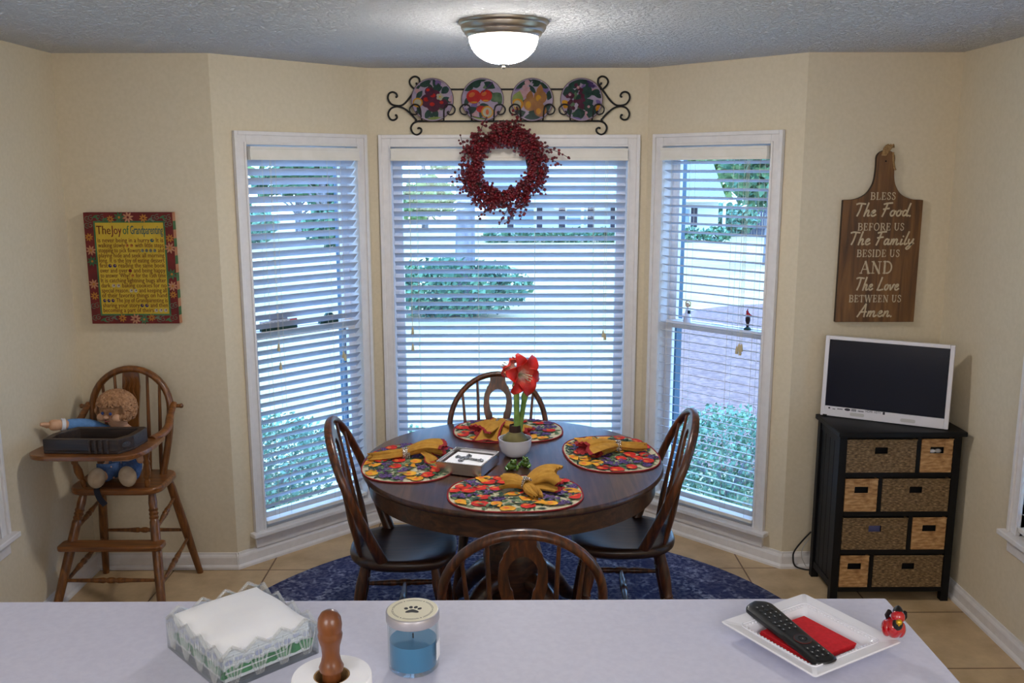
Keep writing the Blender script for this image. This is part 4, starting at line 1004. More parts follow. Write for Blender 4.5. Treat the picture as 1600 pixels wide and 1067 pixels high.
def ribbon(mb,pts,w,T,z,mi=0,caps=True):
    P=[Vector((a_,b_)) for a_,b_ in pts]; n=len(P); v=[]; 
    for i in range(n):
        d_=(P[min(i+1,n-1)]-P[max(i-1,0)]).normalized(); nn=Vector((-d_.y,d_.x))
        p=P[i]
        if i==0: p=p-d_*w*.3
        if i==n-1: p=p+d_*w*.3
        v.append(T@Vector((p.x+nn.x*w/2,p.y+nn.y*w/2,z))); v.append(T@Vector((p.x-nn.x*w/2,p.y-nn.y*w/2,z)))
    mb.add(v,[(2*i,2*i+1,2*i+3,2*i+2) for i in range(n-1)],mi)
def write(mb,txt,cx,y,width,hgt,T,z,table,wd=.09,slant=0.,mi=0,sp_=.0):
    tot=0
    for c in txt: tot+=.3 if c==' ' else table[c][0]+sp_
    sx=width/tot; x_=cx-width/2; k=0
    for c in txt:
        if c==' ': x_+=.3*sx; continue
        w_,st=table[c]
        for q in st:
            if isinstance(q,tuple): wq,pts=q
            else: wq,pts=wd,q
            if not isinstance(q,tuple): pts=[(p.x,p.y) for p in cr_spline([(a_,b_,0) for a_,b_ in pts],5)]
            ribbon(mb,[(x_+(a_+slant*b_)*sx,y+b_*hgt) for a_,b_ in pts],wq*hgt,T,z+.00004*k,mi); k+=1
        x_+=(w_+sp_)*sx
M['signink']=nmat('cream_lettering',S(206,190,158),S(190,170,136),90,.7)
mb=MB(); zt=.0234
def sy(py): return Hb*(503-py)/(503-313)
lines=[('BLESS',None,313,.118,'r'),('The Food.',None,339,.262,'s'),('BEFORE US',None,360,.215,'r'),('The Family',None,383,.300,'s'),('BESIDE US',None,401,.200,'r'),('AND',None,427,.155,'R'),('The Love',None,454,.205,'s'),('BETWEEN US',None,472,.245,'r'),('Amen.',None,496,.165,'s')]
cxs=[.0,.004,.0,.006,-.004,-.006,.0,-.004,.0]
for (tx,_,py,wd_,kk),cxx in zip(lines,cxs):
    y_=sy(py-1)
    if kk=='s': write(mb,tx,cxx,y_+.002,wd_,.063,Tm,zt,G,.118,.12)
    else: write(mb,tx,cxx,y_,wd_,.045 if kk=='r' else .078,Tm,zt,SER,.1,0,0,.06)
mb.build('lettering','signink',t)
mb=MB(); mb.M=RX
rr=random.Random(3)
for k in range(9):
    a_=.2*k-.8; mb.tube([(-.02+.004*k*.5,Hb+.20,.024),(-.012+.004*k,Hb+.232,.022),(.002+.004*k,Hb+.245+.002*(k%3),.012),(.012+.0035*k,Hb+.236+.003*(k%2),.004)],.0032,6)
mb.tube([(.03,Hb+.215,.024),(.034,Hb+.17,.026),(.040,Hb+.145,.025),(.046,Hb+.135,.025)],.0045,6)
M['jute']=nmat('jute_twine',S(140,108,66),S(176,142,96),120,.9)
mb.build('jute_bow','jute',t,smooth=50)
mb=MB(); mb.prism(circ(0,Hb+.175,.004,n=10),.0003,RX,z0=.0232); mb.build('hang_hole','darkhole',t)
# ------------------------------------------------------------------ painted canvas
t=thing('text_canvas','yellow text canvas with a red floral border on the wall above the high chair','wall canvas',(-1.722,4.2462,1.228))
cw,chh=.404,.512
x0=-cw/2
MB().box(-cw/2,cw/2,-.036,-.001,0,chh).build('canvas','pred',t)
M['cvred']=nmat('canvas_dark_red',S(92,20,20),S(116,30,26),18,.75)
M['cvyellow']=nmat('canvas_yellow',S(188,154,36),S(204,172,50),14,.75)
M['cvgreen']=nmat('canvas_green',S(48,92,56),S(74,116,76),18,.75)
M['cvbrown']=pmat('canvas_brown_ink',S(96,44,16),.75)
M['cvpeach']=nmat('canvas_peach',S(176,118,84),S(188,136,104),30,.75)
M['cvgrey']=nmat('canvas_sage_line',S(92,100,82),S(112,120,98),30,.75)
M['cvorange']=nmat('canvas_gold',S(170,108,30),S(184,124,44),30,.75)
M['cvink']=pmat('canvas_teal_ink',S(46,86,84),.75)
M['cvwhite']=pmat('canvas_pale_ink',S(178,168,148),.75)
M['cvnavy']=pmat('canvas_navy_ink',S(46,42,84),.75)
for c in kids(t): c.data.materials[0]=M['cvred']
cm=['cvyellow','cvgreen','cvbrown','cvpeach','cvgrey','cvorange','cvink','cvwhite','cvred','cvnavy']
mb=MB(); T=RX; z=.0363
ix0,ix1,iy0,iy1=-cw/2+.050,cw/2-.044,.046,chh-.046
mb.flat([(ix0-.008,iy0-.008),(ix1+.008,iy0-.008),(ix1+.008,iy1+.008),(ix0-.008,iy1+.008)],z,1,T)
mb.flat([(ix0,iy0),(ix1,iy0),(ix1,iy1),(ix0,iy1)],z+.0003,0,T)
txt=["is never being in a hurry^6 It is","walking slowly^5^5 with little steps","stopping to pick flowers^4^4^4^4 and","playing hide and seek all morning","long. It is the Joy of eating dessert","first^9^9 reading the same book","over and over^8 and being happy","to answer 'Why?'^5 for the 15th time","It is catching lightning bugs after","dark.^7^7 baking cookies for no","special reason.^7^7 and keeping all","of their favorite things on hand","^9^9^9 The Joy of Grandparenting is","sharing your story^9^9 and then","becoming a part of theirs^7^7^7"]
ys=iy1-.072; lh=(ys-iy0-.002)/15
import re as _re
for k,s in enumerate(txt):
    yb=ys-(k+1)*lh+.006; xa=ix0+.006; xb=ix1-.005
    seg=[p for p in _re.split(r'(\^\d)',s) if p]; items=[]; cur=0.
    for p in seg:
        if p[0]=='^': items.append((p,cur+.12,None)); cur+=.95
        else:
            sp0=len(p)-len(p.lstrip(' ')); vs,fs=text_faces(p.strip(' ')); ax=min(v.x for v in vs); wv=max(v.x for v in vs)-ax
            cur+=.28*sp0+(.12 if cur>0 and not sp0 else 0); items.append((p,cur,(vs,fs,ax))); cur+=wv
    kx=(xb-xa)/cur
    for p,c0,dat in items:
        if dat is None:
            xc=xa+(c0+.38)*kx; mb.flat(circ(xc,yb+.008,.36*kx,.0082,14),z+.0007,int(p[1]),T); mb.flat(circ(xc+.1*kx,yb+.010,.14*kx,.003,8),z+.0008,5 if p[1] in '69' else 8,T)
        else:
            vs,fs,ax=dat
            for bo in (0,.0007): mb.add([T@Vector((xa+bo+(c0+v.x-ax)*kx,yb+v.y*.0290,z+.0006+bo*.05)) for v in vs],fs,2)
tw=[('The',ix0+.004,ix0+.068,2),('Joy',ix0+.07,ix0+.118,8),('of',ix0+.124,ix0+.152,1),('Grandparenting',ix0+.158,ix1-.004,6)]
for s,xa,xb,mi in tw:
    vs,fs=text_faces(s); ax=min(v.x for v in vs); bx_=max(v.x for v in vs)
    for off_ in (0,.0012): mb.add([T@Vector((xa+off_+(v.x-ax)/(bx_-ax)*(xb-xa),iy1-.052+(v.y)*.056,z+.0006+off_*.1)) for v in vs],fs,mi)
# border flowers and scrolls
def daisy(x_,y_,r,mi,ci,n=8):
    for k in range(n):
        a_=2*pi*k/n+.2; mb.flat(leafpoly(x_+r*.55*math.cos(a_),y_+r*.55*math.sin(a_),r*.95,r*.34,a_),z+.0004+.00003*(k%2),mi,T)
    mb.flat(circ(x_,y_,r*.22,n=10),z+.0006,ci,T)
for x_,y_,r,mi,ci in ((-.04,chh-.022,.026,1,5),(.0,chh-.022,.026,3,8),(.07,chh-.026,.02,5,8),(-.08,chh-.03,.018,5,8),(-cw/2+.022,.34,.024,3,5),(-cw/2+.024,.29,.024,1,5),(-cw/2+.018,.40,.02,5,8),(-cw/2+.022,.185,.024,3,5),(-cw/2+.022,.13,.02,5,8),
   (cw/2-.02,.35,.026,3,5),(cw/2-.018,.395,.02,5,8),(cw/2-.02,.23,.026,1,5),(cw/2-.02,.175,.024,3,5),(cw/2-.02,.135,.018,5,8),(.0,.022,.026,3,8),(.04,.02,.024,1,5),(-.06,.026,.02,5,8),(.075,.028,.018,5,8)):
    daisy(x_,y_,r,mi,ci)
def swirl(x_,y_,r,a0,sg):
    pts=[]
    for k in range(22):
        u=k/21; a_=a0+sg*u*3.6*pi/2*1.3; rr_=r*(1-.8*u); pts.append((x_+rr_*math.cos(a_),y_+rr_*math.sin(a_)))
    ribbon(mb,pts,.0028,T,z+.0004,4)
for x_,y_ in ((-cw/2+.026,chh-.026),(cw/2-.024,chh-.024),(-cw/2+.024,.03),(cw/2-.024,.028),(cw/2-.02,.46),(-cw/2+.022,.455),(-cw/2+.022,.085),(cw/2-.02,.085),(-.125,chh-.022),(.125,chh-.022),(-.12,.022),(.12,.022)):
    for sg in (-1,1): swirl(x_+.008*sg,y_,.014,1.2*sg,sg)
for x_,y_,mi in ((-.15,chh-.018,1),(-.105,chh-.03,1),(.155,chh-.02,1),(.1,chh-.03,4),(-cw/2+.02,.24,8),(cw/2-.02,.29,8),(-.15,.02,1),(.15,.02,1),(.1,.03,4),(-.1,.03,4)):
    mb.flat(leafpoly(x_,y_,.03,.009,.5),z+.00045,mi,T); mb.flat(leafpoly(x_+.008,y_-.006,.026,.008,-.6),z+.0005,mi,T)
o=mb.build('painted_design',cm,t)
mb=MB()
for k in range(13):
    y_=k*chh/13; mb.box(cw/2,cw/2+.0006,-.036,-.001,y_,y_+chh/13,0 if k%2 else 1)
mb.build('striped_edge',['cvgreen','cvpeach'],t)
# ------------------------------------------------------------------ plate rack and plates
KX=.00327; rx0=.015; rzc=2.255; ry=4.826
t=thing('plate_rack','black wrought iron scrolled plate rack above the wide window','plate rack',(rx0,ry,rzc))
def rp(zx,zy,y=0.): # zoom pixel (8x, origin 600,110) to rack coordinates
    px=600+zx/8; py=110+zy/8; return ((px-795.)*KX,y,(164-py)*KX)
left=[[(436,190),(402,238),(365,285),(300,370),(230,430),(160,440),(90,420),(50,360),(60,300),(105,275),(150,290),(165,325),(145,340)],
 [(405,620),(330,540),(250,475),(160,450),(85,475),(48,540),(70,600),(115,615),(155,590),(150,555),(132,560)],
 [(385,243),(335,190),(325,140),(355,100),(400,88),(440,110),(450,150),(440,185),(412,180),(408,160)],
 [(490,630),(420,630),(360,655),(330,710),(350,770),(400,795),(450,770),(460,730),(430,710),(410,722)]]
for cv in left:
    for sg in (1,-1):
        p=[rp(*q) for q in cv]; p=[(sg*x_,y_,z_) for x_,y_,z_ in p]
        MB().tube(cr_spline(p,5),.0048,8).build('scroll','iron',t,smooth=60)
xa=rp(380,243)[0]
for zy in (243,630):
    zz_=rp(0,zy)[2]; MB().cyl((xa,0,zz_),(-xa,0,zz_),.0045).build('bar','iron',t,smooth=60)
for pxc in (676,754,831,908):
    for sg in (-1,1):
        base=[(-134,630,0),(-136,620,-.012),(-143,560,-.036),(-146,500,-.038),(-168,445,-.038),(-230,432,-.036),(-280,480,-.034),(-265,535,-.034),(-215,555,-.034),(-185,530,-.034),(-205,512,-.034)]
        pts=[]
        for dx,zy,y_ in base:
            x_,_,z_=rp((pxc-600)*8,zy); pts.append((x_+sg*(-dx)*KX/8*-1,y_,z_))
        MB().tube(cr_spline(pts,4),.0040,7).build('plate_hook','iron',t,smooth=60)
for x_ in (-.40,.40): MB().cyl((x_,0,rp(0,243)[2]),(x_,.022,rp(0,243)[2]),.004).build('wall_mount','iron',t)
PM=['ceramic','plilac','pdkgreen','pred','pyellow','ppurple','pgreen','porange','pink','cream','darkplum','rimbrown','pear','palegreen']
M['pink']=nmat('plate_pink_blossom',S(206,150,160),S(222,176,180),40,.3)
M['darkplum']=nmat('plate_plum',S(74,22,44),S(104,36,62),30,.3)
M['rimbrown']=pmat('plate_brown_rim',S(70,44,34),.3)
M['pear']=nmat('plate_pear',S(150,92,48),S(190,134,70),16,.3)
M['palegreen']=nmat('plate_pale_green',S(130,150,70),S(160,172,96),30,.3)
M['plategrd']=nmat('plate_lilac_ground',S(140,124,148),S(166,150,168),14,.15)
def darken(q,k):
    for n_ in q.node_tree.nodes:
        if n_.type=='VALTORGB':
            for e_ in n_.color_ramp.elements: e_.color=(e_.color[0]*k,e_.color[1]*k,e_.color[2]*k,1)
        if n_.type=='BSDF_PRINCIPLED':
            c_=n_.inputs['Base Color'].default_value; n_.inputs['Base Color'].default_value=(c_[0]*k,c_[1]*k,c_[2]*k,1)
for nm in ('plilac','pdkgreen','pred','pyellow','ppurple','pgreen','porange','pink','cream','darkplum','pear','palegreen'):
    q=M[nm].copy(); q.name='glazed_'+nm; q.node_tree.nodes['Principled BSDF'].inputs['Roughness'].default_value=.12; darken(q,.62); M['g_'+nm]=q
PM=['plategrd','g_plilac','g_pdkgreen','g_pred','g_pyellow','g_ppurple','g_pgreen','g_porange','g_pink','g_cream','g_darkplum','rimbrown','g_pear','g_palegreen']
def plate(pxc,label,paint):
    x_=rp((pxc-600)*8,0)[0]+rx0
    t=thing('decorative_plate',label,'plate',(x_,4.808,2.279),group=None); t.rotation_euler=(math.radians(-5),0,0)
    mb=MB(); mb.lathe([(0,-.004),(.05,-.004),(.104,.001),(.108,.004),(.106,.006),(.078,.0035),(.0,.0035)],48,RX,0)
    mb.lathe([(.1045,.0062),(.1085,.0042),(.1085,.003),(.1065,.0065)],48,RX,11,cap=False)
    z=[.0066]
    def P(poly,mi):
        z[0]+=.00006; out_=[]
        for a_,b_ in poly:
            a_*=1.2; b_*=1.2; r_h=math.hypot(a_,b_); k_=min(1.,.1005/max(r_h,1e-6)); out_.append((a_*k_,b_*k_))
        mb.flat(out_,z[0],mi,RX)
    def lf(a_,b_,l,w_,r,mi=2): P(leafpoly(a_,b_,l,w_,r),mi)
    q_=random.Random(int(pxc))
    for k in range(16): lf(q_.uniform(-.075,.075),q_.uniform(-.075,.075),q_.uniform(.03,.055),q_.uniform(.016,.026),q_.uniform(0,6.3),q_.choice((1,6,2,2,8)))
    paint(P,lf); mb.build('painted_plate',PM,t,smooth=30)
def clipd(p): return p
def p_apples(P,lf):
    for q in ((-.03,.07,.06,.04,.3),(.03,.06,.055,.03,-.5),(-.055,.05,.05,.028,.6),(.055,-.0,.04,.02,.3),(.0,-.05,.06,.03,1.2),(-.05,-.045,.06,.03,.4),(.03,-.045,.05,.025,-.4),(.0,.085,.04,.022,0)): lf(*q)
    P(circ(.06,.01,.035,.02,12),6);P(circ(-.02,-.088,.045,.012,12),13);P(circ(-.075,-.055,.018,.02,12),1)
    for a_,b_,r in ((-.037,.012,.031),(.014,.016,.027)):
        P(circ(a_,b_,r,r*.95,18),3);P(circ(a_-.008,b_+.008,r*.45,r*.3,12,0,.5),7);P(circ(a_,b_-r*.75,r*.5,r*.12,10),4)
    P(circ(-.005,-.04,.022,.014,14),3);P(circ(.02,-.052,.026,.026,18),4);P(circ(.02,-.052,.02,.02,16),9);P(circ(.02,-.052,.007,.012,10),7)
    P([(.0,.03),(.004,.03),(.045,.07),(.04,.074)],5)
def p_plums(P,lf):
    for q in ((-.03,.068,.055,.035,.4),(.02,.045,.05,.032,.3),(.055,.04,.045,.03,.7),(-.055,.02,.045,.022,.9),(-.06,-.02,.04,.026,.2),(.06,.0,.04,.02,-.3),(-.02,-.06,.05,.024,1.1),(.012,-.055,.055,.026,1.9),(-.002,.09,.04,.02,0),(.04,.085,.04,.018,-.5)): lf(*q)
    P(circ(.015,-.085,.04,.014,12),13)
    for a_,b_,r in ((-.02,-.005,.03),(.008,.012,.03),(.005,-.025,.028),(.045,-.018,.022),(-.012,.034,.02)):
        P(circ(a_,b_,r,r*.95,16),10);P(circ(a_-.006,b_+.006,r*.4,r*.3,10),3)
    P(circ(-.062,-.012,.022,.02,14),4);P(circ(-.062,-.012,.016,.014,12),9)
    for k in range(5): P(circ(.032+.009*math.cos(k*1.257),.012+.009*math.sin(k*1.257),.007,n=8),9)
    P(circ(.032,.012,.004,n=8),4)
    for k in range(4): P(circ(.085+.01*math.cos(k*1.6),.0+.012*math.sin(k*1.6),.008,n=8),8)
def p_pears(P,lf):
    for q in ((-.03,.075,.06,.035,.1),(.02,.085,.05,.03,.2),(.055,.06,.05,.03,-.4),(.075,.02,.05,.03,1.2),(-.05,.06,.05,.025,.7),(.07,-.04,.05,.035,.6),(-.055,-.06,.06,.035,.3),(.0,-.075,.07,.04,0),(-.07,-.05,.05,.03,1)): lf(*q)
    for a_,b_ in ((-.045,.03),(-.035,.018),(-.052,.012),(-.03,.05),(-.02,.07)): P(circ(a_,b_,.012,n=10),8)
    P([(p[0],p[1]) for p in leafpoly(-.062,-.0,.075,.05,1.3)],13); P(circ(-.062,-.02,.026,.024,14),4); P(circ(-.062,-.02,.016,.017,12),9)
    for a_,b_,r in ((.035,.01,.028),(-.008,-.018,.03),(.035,-.045,.027)):
        P(circ(a_,b_,r,r*1.0,16),12); P(leafpoly(a_-.002,b_+r*.9,r*2.0,r*1.05,1.4),12); P(circ(a_-.008,b_-.004,r*.4,r*.5,10),4)
def p_berries(P,lf):
    for q in ((-.03,.07,.07,.05,.6),(.01,.08,.06,.035,-.3),(-.055,.03,.06,.05,.2),(.02,.03,.07,.05,1.),(.06,.03,.06,.025,.3),(.075,.015,.05,.02,-.2),(.02,-.02,.07,.05,.5),(.04,-.05,.06,.05,1.3),(-.01,-.06,.06,.045,.3),(.0,.0,.07,.05,1.6)): lf(*q)
    P(circ(-.072,-.02,.02,.018,12),4);P(circ(.078,-.04,.018,.024,12),4);P(circ(-.03,-.085,.03,.012,12),1)
    rr=random.Random(8)
    for k in range(24):
        a_,b_=(-.02+rr.gauss(0,.022),-.015+rr.gauss(0,.024)); P(circ(a_,b_,.0085,n=10),10)
    for a_,b_ in ((.03,.075),(.042,.068),(.035,.058),(.048,.055)): P(circ(a_,b_,.008,n=10),5)
    for a_,b_ in ((-.05,.02),(.02,-.055),(-.015,.05),(.03,-.03)): P(circ(a_,b_,.006,n=10),8)
plate(676,'plate painted with dark plums at the canvas end of the rack',p_plums)
plate(754,'plate painted with two bright red apples and a halved apple',p_apples)
plate(831,'plate painted with golden brown pears',p_pears)
plate(908,'plate painted with dark berries and green leaves',p_berries)
# ------------------------------------------------------------------ berry wreath
t=thing('berry_wreath','round crimson berry wreath hanging in front of the wide window blind','wreath',(-.013,4.725,1.938))
rr=random.Random(21)
mb=MB()
for k in range(5):
    r0=.155+.02*rr.uniform(-1,1); ph=rr.uniform(0,6)
    mb.tube([((r0+.02*math.sin(3*a_+ph))*math.cos(a_),.014*math.cos(4*a_+ph),(r0+.02*math.sin(3*a_+ph))*math.sin(a_)) for a_ in [2*pi*j/48 for j in range(48)]],.005,6,closed=True)
mb.build('twig_ring','twig',t,smooth=60)
def icos():
    g_=(1+5**.5)/2; v=[(-1,g_,0),(1,g_,0),(-1,-g_,0),(1,-g_,0),(0,-1,g_),(0,1,g_),(0,-1,-g_),(0,1,-g_),(g_,0,-1),(g_,0,1),(-g_,0,-1),(-g_,0,1)]
    v=[Vector(p).normalized() for p in v]; f=[(0,11,5),(0,5,1),(0,1,7),(0,7,10),(0,10,11),(1,5,9),(5,11,4),(11,10,2),(10,7,6),(7,1,8),(3,9,4),(3,4,2),(3,2,6),(3,6,8),(3,8,9),(4,9,5),(2,4,11),(6,2,10),(8,6,7),(9,8,1)]
    nf=[];cache={}
    def mid(a_,b_):
        k_=(min(a_,b_),max(a_,b_))
        if k_ not in cache: v.append(((v[a_]+v[b_])/2).normalized()); cache[k_]=len(v)-1
        return cache[k_]
    for a_,b_,c_ in f:
        x_,y_,z_=mid(a_,b_),mid(b_,c_),mid(c_,a_); nf+=[(a_,x_,z_),(b_,y_,x_),(c_,z_,y_),(x_,y_,z_)]
    return v,nf
IV,IF=icos()
def spray(a0,r0,r1,sw,nb,seed,L=None):
    q=random.Random(seed); pts=[]
    for j in range(9):
        u=j/8; a_=a0-sw*u; r=r0+(r1-r0)*u**1.4; pts.append(Vector((r*math.cos(a_),-.012+q.uniform(-.01,.01)+.02*math.sin(u*3+seed),r*math.sin(a_))))
    pth=cr_spline(pts,3); mb=MB(); mb.tube(pth,.0016,5,1)
    for k in range(nb):
        p=pth[int((.08+.9*(k/nb))*(len(pth)-1))]; off=Vector((q.gauss(0,.0115),q.gauss(0,.012),q.gauss(0,.0115))); r=q.uniform(.0052,.0084)
        mb.add([p+off+v_*r for v_ in IV],IF,0)
    # end berry
    mb.add([pth[-1]+v_*.005 for v_ in IV],IF,0)
    mb.build('berry_spray',['berry','twig'],t,smooth=60)
ns=86
for k in range(ns):
    a0=2*pi*k/ns*1.0+rr.uniform(-.05,.05); r0=rr.uniform(.118,.205); spray(a0,r0,r0+rr.uniform(-.01,.04),rr.uniform(.4,.75),32,500+k)
for a0,r0,r1,sw in ((.62,.20,.335,.48),(1.15,.19,.305,-.3+.1),(-1.0,.18,.28,.55),(-.75,.18,.27,.5),(-1.35,.17,.285,.3),(-1.75,.17,.275,.3),(2.9,.18,.27,.4),(2.4,.18,.262,.5),(-2.4,.18,.25,.35),(3.5,.19,.27,.2),(-.25,.19,.25,.3),(.35,.2,.29,.3)):
    spray(a0,r0,r1,sw,16,700+int(a0*50))
MB().tube([(0,.008,.15),(0,.012,.2),(0,.02,.24)],.0015,6).build('hanger','twig',t)
# ------------------------------------------------------------------ placemats with printed fruit
MATM=['cream','pred','porange','pyellow','ppurple','pgreen','pdkgreen','plilac','redhem','cvwhite2']
M['cvwhite2']=pmat('print_pale_highlight',S(236,214,170),.8)
def placemat(label,x_,y_,rz,seed):
    t=thing('placemat',label,'placemat',(x_,y_,TZ+.0004),rz,None)
    a_,b_=.247,.192; ex=2.5
    def ol(s_=1.,n=64):
        o=[]
        for k in range(n):
            an=2*pi*k/n; c,s2=math.cos(an),math.sin(an); r=(abs(c)**ex+abs(s2)**ex)**(-1/ex); o.append((a_*s_*r*c,b_*s_*r*s2))
        return o
    mb=MB().prism(ol(.985),.0035); q=random.Random(seed); z=[.0037]
    def inside(px,py,m): return (abs(px)/(a_-m))**ex+(abs(py)/(b_-m))**ex<1
    def clampm(px,py):
        k_=max((abs(px)/(a_-.006))**ex+(abs(py)/(b_-.006))**ex,1e-9)
        f_=1. if k_<1 else k_**(-1/ex); return px*f_,py*f_
    def P(poly,mi):
        z[0]+=.000012; mb.flat([clampm(*p_) for p_ in poly],z[0],mi)
    for k in range(420):
        px,py=q.uniform(-a_,a_),q.uniform(-b_,b_)
        if inside(px,py,.014): P(leafpoly(px,py,q.uniform(.03,.055),q.uniform(.008,.016),q.uniform(0,6.28)),5 if q.random()<.72 else 6)
    pts=[]; tries=0
    while len(pts)<40 and tries<6000:
        tries+=1; px,py=q.uniform(-a_,a_),q.uniform(-b_,b_)
        if inside(px,py,.019) and all((px-u)**2+(py-w_)**2>.0485**2 for u,w_ in pts): pts.append((px,py))
    kinds=['a','p','g','a','g','p','a']; q.shuffle(pts)
    for i,(px,py) in enumerate(pts):
        kd=kinds[i%7]; r=q.uniform(.023,.032)
        if kd=='a':
            P(circ(px,py,r*1.12,r*.95,16,0,q.uniform(-.4,.4)),1); P(circ(px-.007,py+.008,r*.5,r*.3,12,0,.4),2); P(leafpoly(px+.005,py+r,.03,.011,.7),6); P(circ(px-.009,py+.010,.005,.003,8),3)
        elif kd=='p':
            an=q.uniform(0,6.28); P(circ(px,py,r*.95,r*.85,16),3); P(leafpoly(px+r*.6*math.cos(an),py+r*.6*math.sin(an),r*2.2,r*1.1,an),3); P(circ(px-.004,py+.004,r*.4,r*.3,10),2)
        elif kd=='l': P(circ(px,py,r*.95,r*.8,16),2); P(circ(px-.004,py+.005,r*.6,r*.4,12),3)
        else:
            for k in range(16):
                u,w_=px+q.gauss(0,.017),py+q.gauss(0,.013)
                if inside(u,w_,.010): P(circ(u,w_,.0085,n=10),4); P(circ(u-.002,w_+.003,.0028,n=6),7)
    for k in range(80):
        px,py=q.uniform(-a_,a_),q.uniform(-b_,b_)
        if inside(px,py,.03): P(leafpoly(px,py,q.uniform(.025,.04),q.uniform(.007,.012),q.uniform(0,6.28)),5 if q.random()<.6 else 6)
    mb.build('printed_cloth',MATM,t)
    MB().tube([(x2,y2,.0028) for x2,y2 in ol(1.0,72)],.0032,8,closed=True).build('red_piping','redhem',t,smooth=60)
    return t
MZ=TZ+.0052
placemat('fruit print placemat on the table side nearest the white counter',.030,3.194,0.02,1)
placemat('fruit print placemat partly under the silver napkin box',-.386,3.560,pi/2-.06,2)
placemat('fruit print placemat beside the window, behind the amaryllis pot',.006,4.018,.01,3)
placemat('fruit print placemat on the table side towards the basket cabinet',.433,3.672,pi/2+.12,4)
# ------------------------------------------------------------------ rolled napkins in beaded rings
def lobe(mb,L,ang,w0,w1,h0,h1,pl,seed,curl=0.,rise=0.,z0=0.,hem=True,taper=0.,amp=1.):
    q=random.Random(seed); ph=q.uniform(0,6); n=22; m=48; v=[];f=[];mi=[]
    px,py=0.,0.; a_=ang
    for i in range(n):
        u=i/(n-1); a_=ang+curl*u
        if i: px+=L/(n-1)*math.cos(a_); py+=L/(n-1)*math.sin(a_)
        w_=(w0+(w1-w0)*math.sin(min(1,u*1.1)*pi/2))*(1-taper*u**3); h_=h0+(h1-h0)*u
        zc=z0*(1-u)+rise*math.sin(u*pi*.8)+.002
        for k in range(m):
            b_=2*pi*k/m; rp_=1+amp*(.10+.22*u)*math.sin(pl*b_+ph+.8*u)+.06*amp*math.sin((pl*2+1)*b_+ph*2)
            yy=w_/2*math.cos(b_)*rp_; zz=zc+h_*(.5+.5*math.sin(b_)*rp_)+ .004*math.sin(7*math.cos(b_)*3+ph)*u
            ex=.012*math.sin(3*b_+ph)*u*u
            v.append((px-math.sin(a_)*yy+math.cos(a_)*ex,py+math.cos(a_)*yy+math.sin(a_)*ex,max(.0012,zz)))
    for i in range(n-1):
        for k in range(m):
            k2=(k+1)%m; f.append((i*m+k,i*m+k2,(i+1)*m+k2,(i+1)*m+k)); mi.append(1 if (hem and i>=n-3) else 0)
    # inward cup at the end
    o=len(v); c=Vector((0,0,0))
    for k in range(m): c+=Vector(v[(n-1)*m+k])/m
    back=Vector((math.cos(a_),math.sin(a_),0))*-.02
    for k in range(m): v.append(tuple((Vector(v[(n-1)*m+k])-c)*.82+c+back*.3))
    for k in range(m): v.append(tuple((Vector(v[(n-1)*m+k])-c)*.35+c+back*1.3))
    for s_ in (0,1):
        for k in range(m):
            k2=(k+1)%m; a1=(n-1)*m if s_==0 else o; b1=o if s_==0 else o+m; f.append((a1+k,a1+k2,b1+k2,b1+k)); mi.append(1 if hem else 0)
    f.append(tuple(o+m+k for k in range(m))); mi.append(1 if hem else 0)
    base=len(mb.v); mb.v.extend(v); mb.f.extend([tuple(j+base for j in q2) for q2 in f]); mb.m.extend(mi)
def fold(mb,pts,wid,thick,hemw=.012,wav=.004,seed=0):
    """a folded flap: ribbon of cloth following pts with a red hem along both edges"""
    q=random.Random(seed); P=cr_spline(pts,6); n=len(P); m=13; v=[];f=[];mi=[]
    for i,p in enumerate(P):
        t_=(P[min(i+1,n-1)]-P[max(i-1,0)]).normalized(); s_=t_.cross(Vector((0,0,1))).normalized(); nn=s_.cross(t_).normalized()
        w_=wid[0]+(wid[1]-wid[0])*i/(n-1)
        for k in range(m):
            u=k/(m-1)-.5; v.append(p+s_*(u*w_)+nn*(wav*math.sin(u*9+i*.3+seed)))
    for i in range(n-1):
        for k in range(m-1):
            f.append((i*m+k,i*m+k+1,(i+1)*m+k+1,(i+1)*m+k)); mi.append(1 if k in (0,m-2) or i>=n-3 else 0)
    base=len(mb.v); mb.v.extend([tuple((a_,b_,max(.0015,c_))) for a_,b_,c_ in v]); mb.f.extend([tuple(j+base for j in q2) for q2 in f]); mb.m.extend(mi)
def ring(t,ang,r=.021,z=None,w_=.030,tilt=0.):
    T=Matrix.Translation((0,0,r*.95 if z is None else z))@Matrix.Rotation(ang,4,'Z')@Matrix.Rotation(tilt,4,'Y')@Matrix.Rotation(pi/2,4,'Y')
    mb=MB(); mb.lathe([(r-.002,-w_/2),(r+.002,-w_/2),(r+.003,0),(r+.002,w_/2),(r-.002,w_/2)],28,T,cap=False)
    for j in (-1,-.33,.33,1):
        for k in range(20):
            a_=2*pi*(k+(.5 if abs(j)<.5 else 0))/20; mb.ball(T@Vector(((r+.003)*math.cos(a_),(r+.003)*math.sin(a_),j*w_*.42)),.0034,seg=6,rings=4)
    mb.build('beaded_ring','glitter',t,smooth=50)
def napkin(label,loc,parts,ra,**k):
    t=thing('rolled_napkin',label,'napkin',(loc[0],loc[1],MZ+.0012),0,None)
    mb=MB()
    for kind,a_ in parts:
        (lobe if kind=='l' else fold)(mb,**a_)
    mb.build('cloth',['mustard','redhem'],t,smooth=70)
    ring(t,ra,**k); return t
